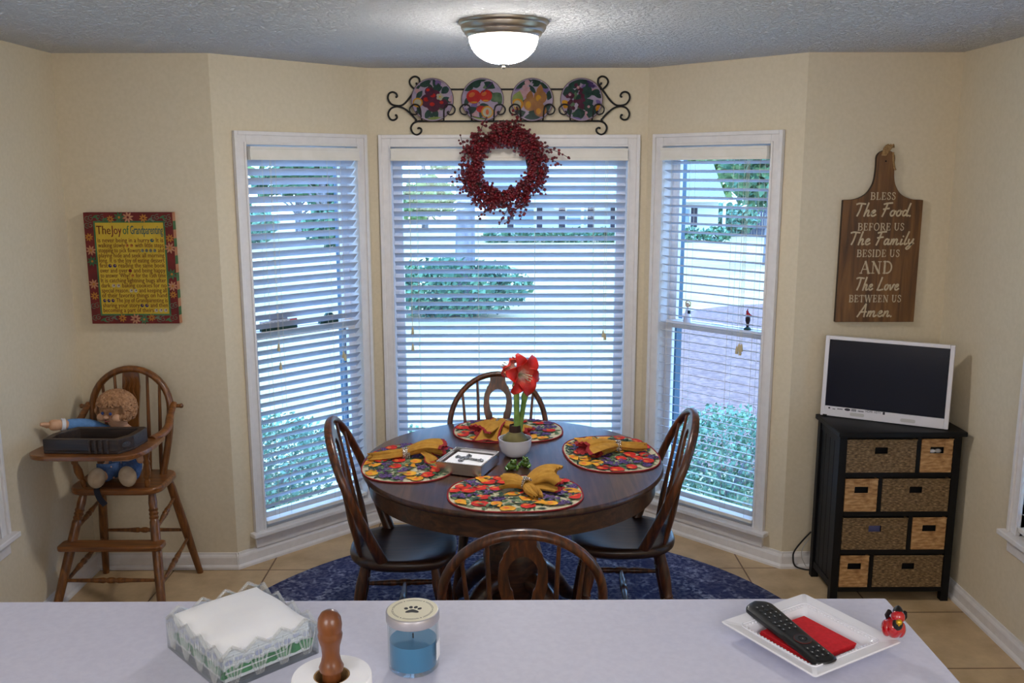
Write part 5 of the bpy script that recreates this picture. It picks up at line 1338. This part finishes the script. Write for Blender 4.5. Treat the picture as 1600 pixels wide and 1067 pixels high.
napkin('mustard napkin in a beaded ring on the placemat nearest the counter',(.072,3.205),[
 ('l',dict(L=.125,ang=.72,w0=.036,w1=.12,h0=.034,h1=.054,pl=2,seed=2,rise=.03,z0=.004,hem=False,curl=-.9,amp=.5)),
 ('l',dict(L=.085,ang=pi-.3,w0=.036,w1=.085,h0=.034,h1=.042,pl=2,seed=5,rise=.012,z0=.004,hem=False,amp=.55)),
 ('l',dict(L=.12,ang=.1,w0=.03,w1=.07,h0=.026,h1=.022,pl=2,seed=15,rise=.006,z0=.002,hem=True,curl=-.3,amp=.5)),
 ('l',dict(L=.105,ang=-1.2,w0=.034,w1=.066,h0=.034,h1=.018,pl=2,seed=8,rise=.004,z0=.004,hem=False,taper=.6,amp=.5))],-1.25+pi,r=.020,z=.027,w_=.026,tilt=.1)
napkin('mustard napkin in a beaded ring lying beside the silver napkin box',(-.415,3.612),[
 ('l',dict(L=.145,ang=pi+.25,w0=.034,w1=.055,h0=.034,h1=.024,pl=3,seed=11,z0=.003,hem=False,taper=.35)),
 ('l',dict(L=.16,ang=.22,w0=.034,w1=.10,h0=.034,h1=.042,pl=4,seed=12,rise=.022,z0=.004,hem=True,curl=-.25)),
 ('f',dict(pts=[(.08,-.02,.035),(.105,-.05,.02),(.115,-.075,.006),(.14,-.08,.003)],wid=(.05,.07),thick=.002,seed=1))],.25,r=.020)
napkin('mustard napkin in a beaded ring on the placemat towards the basket cabinet',(.462,3.695),[
 ('l',dict(L=.165,ang=pi+.38,w0=.036,w1=.135,h0=.036,h1=.034,pl=4,seed=21,rise=.018,z0=.004,hem=True)),
 ('l',dict(L=.13,ang=pi+.75,w0=.03,w1=.055,h0=.03,h1=.026,pl=3,seed=23,rise=.006,z0=.002,hem=True)),
 ('l',dict(L=.115,ang=-.08,w0=.034,w1=.062,h0=.036,h1=.030,pl=3,seed=22,z0=.004,hem=False,taper=.45))],.1,r=.021)
napkin('mustard napkin with a draped red hemmed corner behind the amaryllis pot',(-.03,3.985),[
 ('l',dict(L=.12,ang=pi+.7,w0=.05,w1=.12,h0=.05,h1=.03,pl=3,seed=31,rise=.014,z0=.006,hem=True)),
 ('l',dict(L=.15,ang=-.55,w0=.05,w1=.07,h0=.05,h1=.026,pl=3,seed=32,rise=.01,z0=.006,hem=True)),
 ('f',dict(pts=[(.0,.0,.062),(-.03,-.06,.045),(-.055,-.12,.012),(-.06,-.15,.003)],wid=(.07,.13),thick=.002,seed=3)),
 ('f',dict(pts=[(.01,-.02,.05),(.03,-.08,.02),(.04,-.14,.003),(.05,-.17,.003)],wid=(.06,.09),thick=.002,seed=5))],-.4,r=.026,z=.032)
# ------------------------------------------------------------------ silver napkin box with cross
ang=math.radians(-20.2)
t=thing('napkin_box','square silver napkin box with a beaded rim on the table','napkin box',(-.153,3.487,TZ+.0058),ang)
w_=.093; d_=.098; hh=.042
mb=MB(); mb.box(-w_,w_,-d_,d_,0,.003); mb.box(-w_,-w_+.003,-d_,d_,.003,hh);mb.box(w_-.003,w_,-d_,d_,.003,hh);mb.box(-w_+.003,w_-.003,-d_,-d_+.003,.003,hh);mb.box(-w_+.003,w_-.003,d_-.003,d_,.003,hh)
mb.build('box','silver',t)
mb=MB()
for k in range(34):
    u=-1+2*k/33
    for p in ((u*w_,-d_),(u*w_,d_),(-w_,u*d_),(w_,u*d_)): mb.ball((p[0],p[1],hh+.002),.0033,seg=6,rings=4)
mb.build('beaded_rim','silver',t,smooth=60)
t=thing('napkin_stack','white paper napkins stacked in the silver box','napkins',(-.153,3.487,TZ+.0095),ang)
mb=MB()
for k in range(8):
    o_=.0012*math.sin(k*2.3); mb.box(-w_+.012+o_,w_-.012+o_,-d_+.012,d_-.012,k*.0034,k*.0034+.0030)
mb.build('paper_sheets','paper',t,bevel=.0008)
t=thing('metal_cross','small scrolled silver cross lying on the white napkins','cross',(-.150,3.487,TZ+.0375),math.radians(-28))
mb=MB(); M['pewter']=nmat('dark_pewter',S(96,98,102),S(190,192,196),160,.3,.6,metal=.9)
mb.tube([(-.045,0,.004),(.05,0,.004)],.0045,8); mb.tube([(-.018,-.028,.004),(-.018,.028,.004)],.0045,8)
for c in ((-.05,0),(.054,0),(-.018,.033),(-.018,-.033)):
    for q in ((.006,0),(-.004,.006),(-.004,-.006)): mb.ball((c[0]+q[0],c[1]+q[1],.0045),.0058,seg=8,rings=6)
mb.tube([(-.018+.012*math.cos(a_),.012*math.sin(a_),.005) for a_ in [2*pi*k/16 for k in range(16)]],.0025,6,closed=True)
mb.build('cross_body','pewter',t,smooth=60)
# ------------------------------------------------------------------ amaryllis
t=thing('flower_pot','round white ceramic pot holding the amaryllis bulb','pot',(.034,3.648,TZ+.0004))
MB().lathe([(.0,0),(.030,0),(.045,.008),(.060,.026),(.067,.05),(.069,.078),(.066,.078),(.063,.052),(.05,.024),(.03,.012),(0,.012)],48).build('bowl','ceramic',t,smooth=50)
MB().lathe([(0,.06),(.0635,.06),(.063,.05)],32,cap=False).build('soil','soil',t,smooth=50)
t=thing('amaryllis','red and white amaryllis in bloom on two green stems','flower',(.034,3.648,TZ+.052))
MB().lathe([(.0,0),(.044,.002),(.053,.014),(.050,.03),(.036,.044),(.025,.054),(.021,.066),(.018,.076),(.012,.078),(0,.078)],28).build('bulb','bulb',t,smooth=60)
mb=MB(); mb.lathe([(.0255,.052),(.0245,.068),(.0225,.082),(.018,.076)],20,cap=False); mb.build('bulb_collar','twig',t,smooth=50)
MB().tube(cr_spline([(.008,-.006,.05),(.007,-.006,.12),(.006,-.008,.20),(.006,-.012,.278)],5),[.0125]*6+[.0118]*6+[.011]*4,14).build('stem','stem',t,smooth=60)
MB().tube(cr_spline([(.020,.004,.05),(.028,.004,.12),(.038,.0,.19),(.043,.0,.236)],5),[.0095]*5+[.0105]*5+[.0125,.0145,.013,.010,.006,.002],14).build('stem','stem',t,smooth=60)
def petalmat():
    m,nt,b=newmat('amaryllis_petal'); N=nt.nodes; L=nt.links
    tc=N.new('ShaderNodeTexCoord'); ln=N.new('ShaderNodeVectorMath'); ln.operation='LENGTH'; L.new(tc.outputs['Object'],ln.inputs[0])
    nz=N.new('ShaderNodeTexNoise'); nz.inputs['Scale'].default_value=90; L.new(tc.outputs['Object'],nz.inputs['Vector'])
    ma=N.new('ShaderNodeMath'); ma.operation='MULTIPLY_ADD'; ma.inputs[1].default_value=.03; L.new(nz.outputs['Fac'],ma.inputs[0]); L.new(ln.outputs['Value'],ma.inputs[2])
    cr=N.new('ShaderNodeValToRGB'); e=cr.color_ramp.elements; e[0].position=.018; e[0].color=(*S(190,206,140),1); e[1].position=.082; e[1].color=(*S(196,26,18),1)
    k=e.new(.034); k.color=(*S(240,216,200),1); k=e.new(.058); k.color=(*S(214,84,66),1)
    L.new(ma.outputs[0],cr.inputs[0]); L.new(cr.outputs[0],b.inputs['Base Color']); b.inputs['Roughness'].default_value=.5
    b.inputs['Subsurface Weight'].default_value=0.
    return m
M['petal']=petalmat()
def bloom(center,direc,size,seed,n=6,openn=.95):
    d_=Vector(direc).normalized(); u=d_.orthogonal().normalized(); w_=d_.cross(u); q=random.Random(seed)
    for k in range(n):
        a_=2*pi*k/n+.2; rd=u*math.cos(a_)+w_*math.sin(a_); sd=d_.cross(rd); L_=size*q.uniform(.92,1.08); wd=size*(.76 if k%2 else .62)
        def fn(s_,v_):
            x_=(v_-.5)*2; along=s_*L_; out=along*openn*(.25+.75*s_)*.9; fw_=along*(1-.55*s_*s_)
            hw=wd*.5*(math.sin(pi*min(1,s_*.90+.06))**.62)
            p=d_*fw_*.75+rd*(out+.004)+sd*(x_*hw)+d_*(.16*hw*x_*x_*2)+d_*(.004*math.sin(9*s_+k)*x_)
            if s_>.85: p-=d_*(s_-.85)*.05
            return p
        MB().grid(fn,14,11).build('petal','petal',t,smooth=80,solid=.0012,loc=center)
    mb=MB()
    for k in range(6):
        a_=k*1.05; rd=u*math.cos(a_)+w_*math.sin(a_); e_=d_*size*.7+rd*.012+Vector((0,0,-.008)); mb.tube(cr_spline([(0,0,0),tuple(d_*size*.35+rd*.006),tuple(e_)],4),.0012,5); mb.ball(e_,.003,seg=6,rings=5)
    mb.build('stamens','cream',t,smooth=60,loc=center)
bloom((.012,-.014,.298),(.62,-.74,.06),.104,3)
bloom((.0,.004,.306),(-.60,.25,.40),.088,9,6,.55)
M['budcol']=nmat('pale_red_bud',S(150,120,70),S(196,84,66),12,.5)
MB().turned((.002,-.006,.274),(-.046,-.03,.312),[(0,.005),(.3,.009),(.6,.012),(.85,.008),(1,.001)],12).build('flower_bud','budcol',t,smooth=60)
MB().tube(cr_spline([(.002,-.016,.276),(-.008,-.026,.26),(-.010,-.03,.242)],5),[.005]*5+[.004]*3+[.002]*3,8,flat=.4).build('dry_bract','bulb',t,smooth=60)
def frog(label,x_,y_,rz,s_):
    t=thing('frog_figurine',label,'figurine',(x_,y_,TZ+.0004),rz)
    m=MB(); m.ball((0,0,.016*s_),.021*s_,.018*s_,.016*s_); m.ball((.006*s_,-.006*s_,.032*s_),.014*s_,.013*s_,.011*s_)
    m.build('body','green',t,smooth=60)
    for sg in (-1,1):
        MB().ball((sg*.008*s_+.006*s_,-.011*s_,.042*s_),.005*s_,seg=10,rings=8).build('eye','green',t,smooth=60)
        MB().tube(cr_spline([(sg*.017*s_,.004*s_,.012*s_),(sg*.024*s_,-.004*s_,.010*s_),(sg*.018*s_,-.014*s_,.004*s_)],4),.006*s_,8).build('leg','green',t,smooth=60)
frog('little green frog ornament nearer the napkin box',.018,3.470,.2,1.)
frog('little green frog ornament beside the pot, turned away from the napkin box',.073,3.505,-.5,1.)
# ------------------------------------------------------------------ white counter
ZC=1.07
t=thing('kitchen_counter','white kitchen counter along the front of the room','counter',(-.6,1.3,0))
MB().box(-1.418,1.368,-.52,.427,ZC-.04,ZC).build('countertop','counter',t,bevel=.004)
MB().box(-1.418,1.30,-.40,.20,.10,ZC-.04).build('base_cabinet','cabwhite',t); MB().box(-1.418,1.28,-.33,.17,0,.10).build('toe_kick','cabwhite',t)
# crystal dish with napkins
cxy=(-.479,1.530); ang=math.radians(-46.2)
t=thing('crystal_dish','cut crystal dish with a zigzag rim on the white counter','dish',(cxy[0],cxy[1],ZC+.0006),ang)
a_,b_=.105,.093; H0,H1=.056,.073
def zig(n,L): # sawtooth along length
    return [( -L+2*L*k/(2*n), H1 if k%2 else H0) for k in range(2*n+1)]
def glasswall(mb,n,L,T,th=.006):
    zz=zig(n,L); N_=len(zz); v=[]
    for (x_,h_) in zz: v+= [(x_,0,.0),(x_,0,h_),(x_,th,.0),(x_,th,h_)]
    f=[]
    for k in range(N_-1):
        q=k*4; f+=[(q,q+4,q+5,q+1),(q+6,q+2,q+3,q+7),(q+1,q+5,q+7,q+3),(q+4,q,q+2,q+6)]
    f+=[(0,1,3,2),((N_-1)*4,(N_-1)*4+2,(N_-1)*4+3,(N_-1)*4+1)]
    mb.add([T@Vector(p) for p in v],f)
    for k in range(N_-1):
        a0=Vector((zz[k][0],th/2,zz[k][1])); a1=Vector((zz[k+1][0],th/2,zz[k+1][1])); mb.cyl(T@a0,T@a1,th*.52,seg=8,mi=1)
    # pressed fan ribs on the outside
    for k in range(n):
        x_=-L+2*L*(k+.5)/n
        for j in range(-2,3):
            p0=T@Vector((x_+j*L/n*.12,-.0005,.008)); p1=T@Vector((x_+j*L/n*.40,-.0005,H1-.012-.0045*abs(j)*1.3)); mb.turned(p0,p1,[(0,.0008),(.5,.0022),(1,.0006)],6,1)
mb=MB(); mb.box(-a_,a_,-b_,b_,0,.007); mb.build('base','cutglass',t)
for nn,L,T in ((4,a_,Matrix.Translation((0,-b_,0))),(4,a_,Matrix.Translation((0,b_,0))@Matrix.Rotation(pi,4,'Z')),(4,b_,Matrix.Translation((a_,0,0))@Matrix.Rotation(pi/2,4,'Z')),(4,b_,Matrix.Translation((-a_,0,0))@Matrix.Rotation(-pi/2,4,'Z'))):
    mb=MB(); glasswall(mb,nn,L,T); mb.build('side_wall',['cutglass','rib'],t,smooth=30)
t=thing('paper_napkins','stack of white paper napkins with a green printed band filling the crystal dish','napkins',(cxy[0],cxy[1],ZC+.009),ang)
M['greenprint']=nmat('green_leaf_print',S(28,120,56),S(60,160,84),60,.85)
M['lilacprint']=nmat('pale_blue_print',S(186,190,226),S(226,228,244),40,.85)
ai,bi=a_-.0075,b_-.0075
q=random.Random(6)
mb=MB()
for k in range(15):
    o_=.0016*math.sin(k*1.9); mb.box(-ai+.0035+o_,ai-.0035+o_,-bi+.0035,bi-.0035,k*.0036,k*.0036+.0033)
mb.build('paper_sheets','paper',t,bevel=.001)
mb=MB(); mb.grid(lambda u,v_:((u-.5)*2*(ai-.002),(v_-.5)*2*(bi-.002),.055+.010*(1-(2*u-1)**4)*(1-(2*v_-1)**4)+.0018*math.sin(9*u+4*v_)),24,24); mb.build('top_napkin','paper',t,smooth=60)
mb=MB()
for sd,L,T in ((0,ai-.003,Matrix.Translation((0,-bi+.0027,0))@RX),(1,bi-.003,Matrix.Translation((ai-.0027,0,0))@Matrix.Rotation(pi/2,4,'Z')@RX)):
    for k in range(26):
        x_=-L+2*L*(k+.5)/26; mb.flat(leafpoly(x_,.015+.0025*math.sin(k*1.7),.026,.014,.35+.4*math.sin(k*2.1)),.0002+.00003*k,0,T)
    for k in range(9):
        x_=-L+2*L*(k+.5)/9; mb.flat(circ(x_,.034+.004*math.sin(k*2),.007,.005,10),.0002+.00002*k,1,T)
mb.build('printed_band',['greenprint','lilacprint'],t)
# paper towel roll on a wooden post
t=thing('towel_holder','wooden paper towel holder with a turned knob, cut off by the frame edge','towel holder',(-.206,.985,ZC+.0006))
MB().lathe([(0,0),(.075,0),(.078,.006),(.074,.014),(0,.014)],40).build('base','finial',t,smooth=50)
MB().cyl((0,0,.014),(0,0,.285),.011).build('post','finial',t,smooth=50)
kp=[(.0,.286),(.0155,.286),(.0165,.292),(.0135,.300),(.0115,.312),(.0125,.326),(.0155,.338),(.0165,.345),(.0152,.349),(.0155,.353),(.0163,.360),(.0150,.372),(.011,.380),(.005,.384),(0,.3845)]
MB().lathe([(r*.88,.278+(z-.286)*.76) for r,z in kp],28).build('knob','finial',t,smooth=50)
t=thing('paper_towel_roll','white paper towel roll on the wooden holder','paper towel',(-.206,.985,ZC+.0152))
MB().lathe([(.0212,.0),(.046,0),(.0465,.002),(.0465,.254),(.0455,.2565),(.0212,.2565),(.0212,0)],56,cap=False).build('sheets','paper',t,smooth=40)
MB().lathe([(.0195,.001),(.021,.001),(.021,.256),(.0195,.256),(.0195,.001)],32,cap=False).build('core','jute',t,smooth=40)
# candle jar
t=thing('candle_jar','blue candle in a glass jar with a paw print lid','candle',(-.164,1.474,ZC+.0006))
MB().lathe([(0,0),(.040,0),(.0435,.004),(.044,.010),(.044,.084),(.043,.0895),(.041,.0895),(.0415,.082),(.0415,.010),(.038,.007),(0,.007)],48).build('glass_jar','jarglass',t,smooth=50)
MB().lathe([(0,.0085),(.0408,.0085),(.0408,.053),(0,.053)],40).build('wax','wax',t,smooth=40)
MB().cyl((0,0,.053),(0,0,.062),.0012).build('wick','ink',t)
T=Matrix.Rotation(math.radians(-62),4,'Z')
MB().prism([(-.011,.0),(.011,.0),(.011,.032),(-.011,.032)],.0004,Matrix.Rotation(math.radians(80),4,'Z')@Matrix.Translation((0,-.0443,.02))@RX).build('paper_label','paper',t)
lid=MB().lathe([(0,.0885),(.0455,.0885),(.0462,.090),(.0462,.1045),(.0455,.1055),(.044,.106),(0,.106)],48).build('lid','lidside',t,smooth=40)
mb=MB(); mb.flat(circ(0,0,.0438,n=48),.10605); mb.build('lid_face','lidtop',lid)
mb=MB()
def rg(r0,r1,a0,a1,z,n=24):
    v=[(r*math.cos(a0+(a1-a0)*k/n),r*math.sin(a0+(a1-a0)*k/n),z) for k in range(n+1) for r in (r0,r1)]
    mb.add(v,[(2*k,2*k+1,2*k+3,2*k+2) for k in range(n)])
for k in range(6):
    a0=k*pi/3+.09; rg(.0352,.0359,a0,a0+pi/3-.18,.1062); rg(.0332,.0338,a0+.03,a0+pi/3-.21,.1062)
    mb.flat(circ(.0345*math.cos(k*pi/3),.0345*math.sin(k*pi/3),.0013,n=8),.1062)
for x_,y_,rx_,ry_,ro_ in ((-.0115,.0035,.0036,.0045,.25),(-.0035,.0078,.0034,.0047,.08),(.0050,.0078,.0034,.0047,-.25),(.0120,.0030,.0034,.0045,-.6)): mb.flat(circ(x_,y_,rx_,ry_,14,0,ro_),.1062)
pad=[(-.0115,-.0105),(-.0105,-.0062),(-.005,-.0015),(0,.0005),(.005,-.0015),(.0105,-.0062),(.0115,-.0105),(.008,-.0122),(.0,-.0108),(-.008,-.0122)]
pp=[(p.x,p.y) for p in cr_spline([(a2,b2,0) for a2,b2 in pad],3,True)]
o2=len(mb.v); mb.add([(0,-.006,.1062)]+[(p[0],p[1],.1062) for p in pp],[(0,1+k,1+(k+1)%len(pp)) for k in range(len(pp))])
mb.build('paw_print','ink',lid)
# square tray with red napkin, remote and ornament
ang=math.radians(-59.5)
t=thing('square_tray','square white china tray with a beaded rim on the counter','tray',(.550,1.5405,ZC+.0006),ang)
t.scale=(1.045,1.045,1.)
hw=.107
def sqring(s_,z): return [(-s_,-s_,z),(s_,-s_,z),(s_,s_,z),(-s_,s_,z)]
def rsq(s_,r,z,n=5): return [(p[0],p[1],z) for p in rrect(-s_,s_,-s_,s_,r,n)]
prof=[(.062,.006,.0),(.066,.008,.002),(.072,.008,.014),(.079,.008,.018),(.106,.006,.0235),(.107,.006,.0255),(.105,.006,.027),(.080,.008,.0225),(.0745,.008,.020),(.068,.008,.006),(.060,.006,.0045)]
v=[];f=[]
for s_,r,z in prof: v+=rsq(s_,r,z)
m_=len(rsq(.1,.01,0))
for i in range(len(prof)-1):
    for k in range(m_): f.append((i*m_+k,i*m_+(k+1)%m_,(i+1)*m_+(k+1)%m_,(i+1)*m_+k))
f.append(tuple(range(m_-1,-1,-1))); f.append(tuple((len(prof)-1)*m_+k for k in range(m_)))
MB().add(v,f).build('dish','ceramic2',t,smooth=40)
mb=MB()
for k in range(22):
    u=(-1+2*k/21)*.077
    for p in ((u,-.0785),(u,.0785),(-.0785,u),(.0785,u)): mb.ball((p[0],p[1],.0216),.0020,seg=8,rings=6)
for s_ in (.083,): mb.tube([(p[0],p[1],.0236) for p in rrect(-s_,s_,-s_,s_,.01,5)],.0012,6,closed=True)
mb.build('beaded_border','ceramic2',t,smooth=60)
t=thing('red_napkin','folded red felt napkin lying in the white tray','napkin',(.545,1.541,ZC+.0058),ang)
mb=MB(); mb.box(-.060,.062,-.058,.058,0,.0035); mb.box(-.059,.063,-.057,.059,.0037,.0070); mb.box(-.058,.0635,-.056,.060,.0072,.0105); mb.build('felt_layers','redfelt',t,bevel=.0012)
# remote
p0=Vector((.476,1.637)); p1=Vector((.552,1.434)); dd=p1-p0; La=dd.length; rz=math.atan2(dd.y,dd.x)
t=thing('remote_control','black television remote lying across the red napkin','remote',((p0.x+p1.x)/2,(p0.y+p1.y)/2,ZC+.0272),rot=(0,math.radians(3.),rz))
prof=[]
Lh=La/2
def rsec(x_):
    u=(x_+Lh)/La; w_=.0262+.003*math.cos(u*pi*1.2); 
    e=min(1,(Lh-abs(x_))/.016); w_*=max(.0,1-(1-max(0,e))**2)**.5 if e<1 else 1
    return w_
n=40; v=[];f=[]; m=16
for i in range(n+1):
    x_=-Lh+La*(.5-.5*math.cos(pi*i/n)); w_=max(.0015,rsec(x_)); hh=.0115*(.55+.45*w_/.0262)
    for k in range(m):
        a_=2*pi*k/m; c,s_=math.cos(a_),math.sin(a_); ex=3.2; r=(abs(c)**ex+abs(s_)**ex)**(-1/ex)
        v.append((x_,w_*r*c,hh*r*s_ if s_<0 else .0065*r*s_))
for i in range(n):
    for k in range(m): k2=(k+1)%m; f.append((i*m+k,i*m+k2,(i+1)*m+k2,(i+1)*m+k))
f.append(tuple(range(m-1,-1,-1))); f.append(tuple(n*m+k for k in range(m)))
MB().add([(a2,b2,c2) for a2,b2,c2 in v],[tuple(reversed(q2)) for q2 in f]).build('shell','blackp',t,smooth=50)
M['rkey']=pmat('dark_grey_key',S(40,42,46),.4); M['rmark']=pmat('pale_key_print',S(196,198,200),.5); M['rred']=pmat('dark_red_key_ring',S(96,36,34),.5)
zt=.0064
def key(x_,y_,rx_,ry_,mk=True):
    b=MB().prism(circ(x_,y_,rx_,ry_,12),.0012,z0=zt).build('key','rkey',t,bevel=.0003)
    if mk: MB().prism([(x_-.0012,y_-.0006),(x_+.0012,y_-.0006),(x_+.0012,y_+.0008),(x_-.0012,y_+.0008)],.0002,z0=zt+.0012).build('key_print','rmark',b)
for i in range(4):
    for y_ in (-.012,0,.012): key(-Lh+.024+i*.0125,y_,.0038,.0033,i!=1)
for i in range(3):
    for y_ in (-.013,0,.013): key(-Lh+.080+i*.0125,y_,.0035,.0040)
b=MB().lathe([(.0085,zt),(.0145,zt),(.0145,zt+.0012),(.0085,zt+.0012),(.0085,zt)],28,Matrix.Translation((.034,0,0)),cap=False).build('navigation_ring','rkey',t)
b=MB().lathe([(.0146,zt),(.0156,zt),(.0156,zt+.0010),(.0146,zt+.001)],28,Matrix.Translation((.034,0,0)),cap=False).build('red_outline','rred',t)
key(.034,0,.006,.006)
for i in range(3):
    for y_ in (-.012,0,.012): key(Lh-.046+i*.0125,y_,.0038,.0033)
MB().prism(circ(-Lh+.010,.004,.006,.0028,14),.0006,z0=zt-.0012).build('power_key','rmark',t)
# cardinal ornament on the tray corner
t=thing('bird_ornament','small glossy red bird ornament perched on the corner of the white tray','ornament',(.690,1.510,ZC+.0285),math.radians(-12))
m=MB(); m.ball((0,0,.0225),.0165,.0185,.020); 
for sg in (-1,1): m.ball((sg*.011,.002,.019),.010,.014,.016)
m.build('body','redglaze',t,smooth=60)
MB().ball((.004,-.007,.046),.0122,.0122,.0125).build('head','redglaze',t,smooth=60)
m=MB(); m.ball((.003,-.014,.036),.009,.007,.013); m.build('black_mask','blackp',t,smooth=60)
m=MB(); m.turned((.004,-.017,.041),(.003,-.025,.037),[(0,.0048),(1,.0008)],10); m.ball((.004,-.0185,.0415),.0058,seg=10,rings=8); m.build('beak','gold',t,smooth=60)
m=MB()
m.turned((.004,-.004,.052),(.006,.004,.0625),[(0,.0095),(.45,.008),(.8,.0045),(1,.001)],10)
m.tube([(-.009,.0,.052),(-.012,.004,.042),(-.008,.008,.032)],.0042,8); m.tube([(.016,.0,.052),(.018,.004,.042),(.014,.008,.032)],.0042,8)
m.build('crest','iron',t,smooth=60)
# ------------------------------------------------------------------ light, camera, view
w=bpy.data.worlds.new('overcast_sky'); sc.world=w; w.use_nodes=True
nt=w.node_tree; bg=nt.nodes['Background']; tc=nt.nodes.new('ShaderNodeTexCoord'); sp=nt.nodes.new('ShaderNodeSeparateXYZ'); cr=nt.nodes.new('ShaderNodeValToRGB')
nt.links.new(tc.outputs['Generated'],sp.inputs[0]); nt.links.new(sp.outputs['Z'],cr.inputs['Fac'])
e=cr.color_ramp.elements; e[0].position=0; e[0].color=(.34,.60,1.,1); e[1].position=.7; e[1].color=(.23,.49,1.,1)
nt.links.new(cr.outputs['Color'],bg.inputs['Color']); bg.inputs['Strength'].default_value=8.0
for k,(x_,y_) in enumerate(((-.75,-.3),(.8,-.3))):
    l=bpy.data.lights.new('kitchen_fill_light','POINT'); l.energy=40; l.color=(.97,.97,1.); l.shadow_soft_size=.4  # added fill lights behind the camera, with no fixtures
    lo=bpy.data.objects.new('kitchen_fill_light',l); COL.objects.link(lo); lo.location=(x_,y_,1.8)
cd=bpy.data.cameras.new('camera'); co=bpy.data.objects.new('camera',cd); COL.objects.link(co)
cd.sensor_width=36; cd.lens=1430.6/1600*36; cd.clip_start=.05; cd.clip_end=300
th,ya,ro=[math.radians(a) for a in (10.537,.344,-.086)]
fw=Vector((math.sin(ya)*math.cos(th),math.cos(ya)*math.cos(th),-math.sin(th))); rt=Vector((math.cos(ya),-math.sin(ya),0)); up=rt.cross(fw)
r2=rt*math.cos(ro)+up*math.sin(ro); u2=up*math.cos(ro)-rt*math.sin(ro)
co.matrix_world=Matrix(((r2.x,u2.x,-fw.x,0),(r2.y,u2.y,-fw.y,0),(r2.z,u2.z,-fw.z,1.922),(0,0,0,1)))
sc.camera=co
sc.view_settings.view_transform='Standard'; sc.view_settings.look='None'; sc.view_settings.exposure=.1; sc.view_settings.gamma=1; sc.view_settings.use_curve_mapping=False
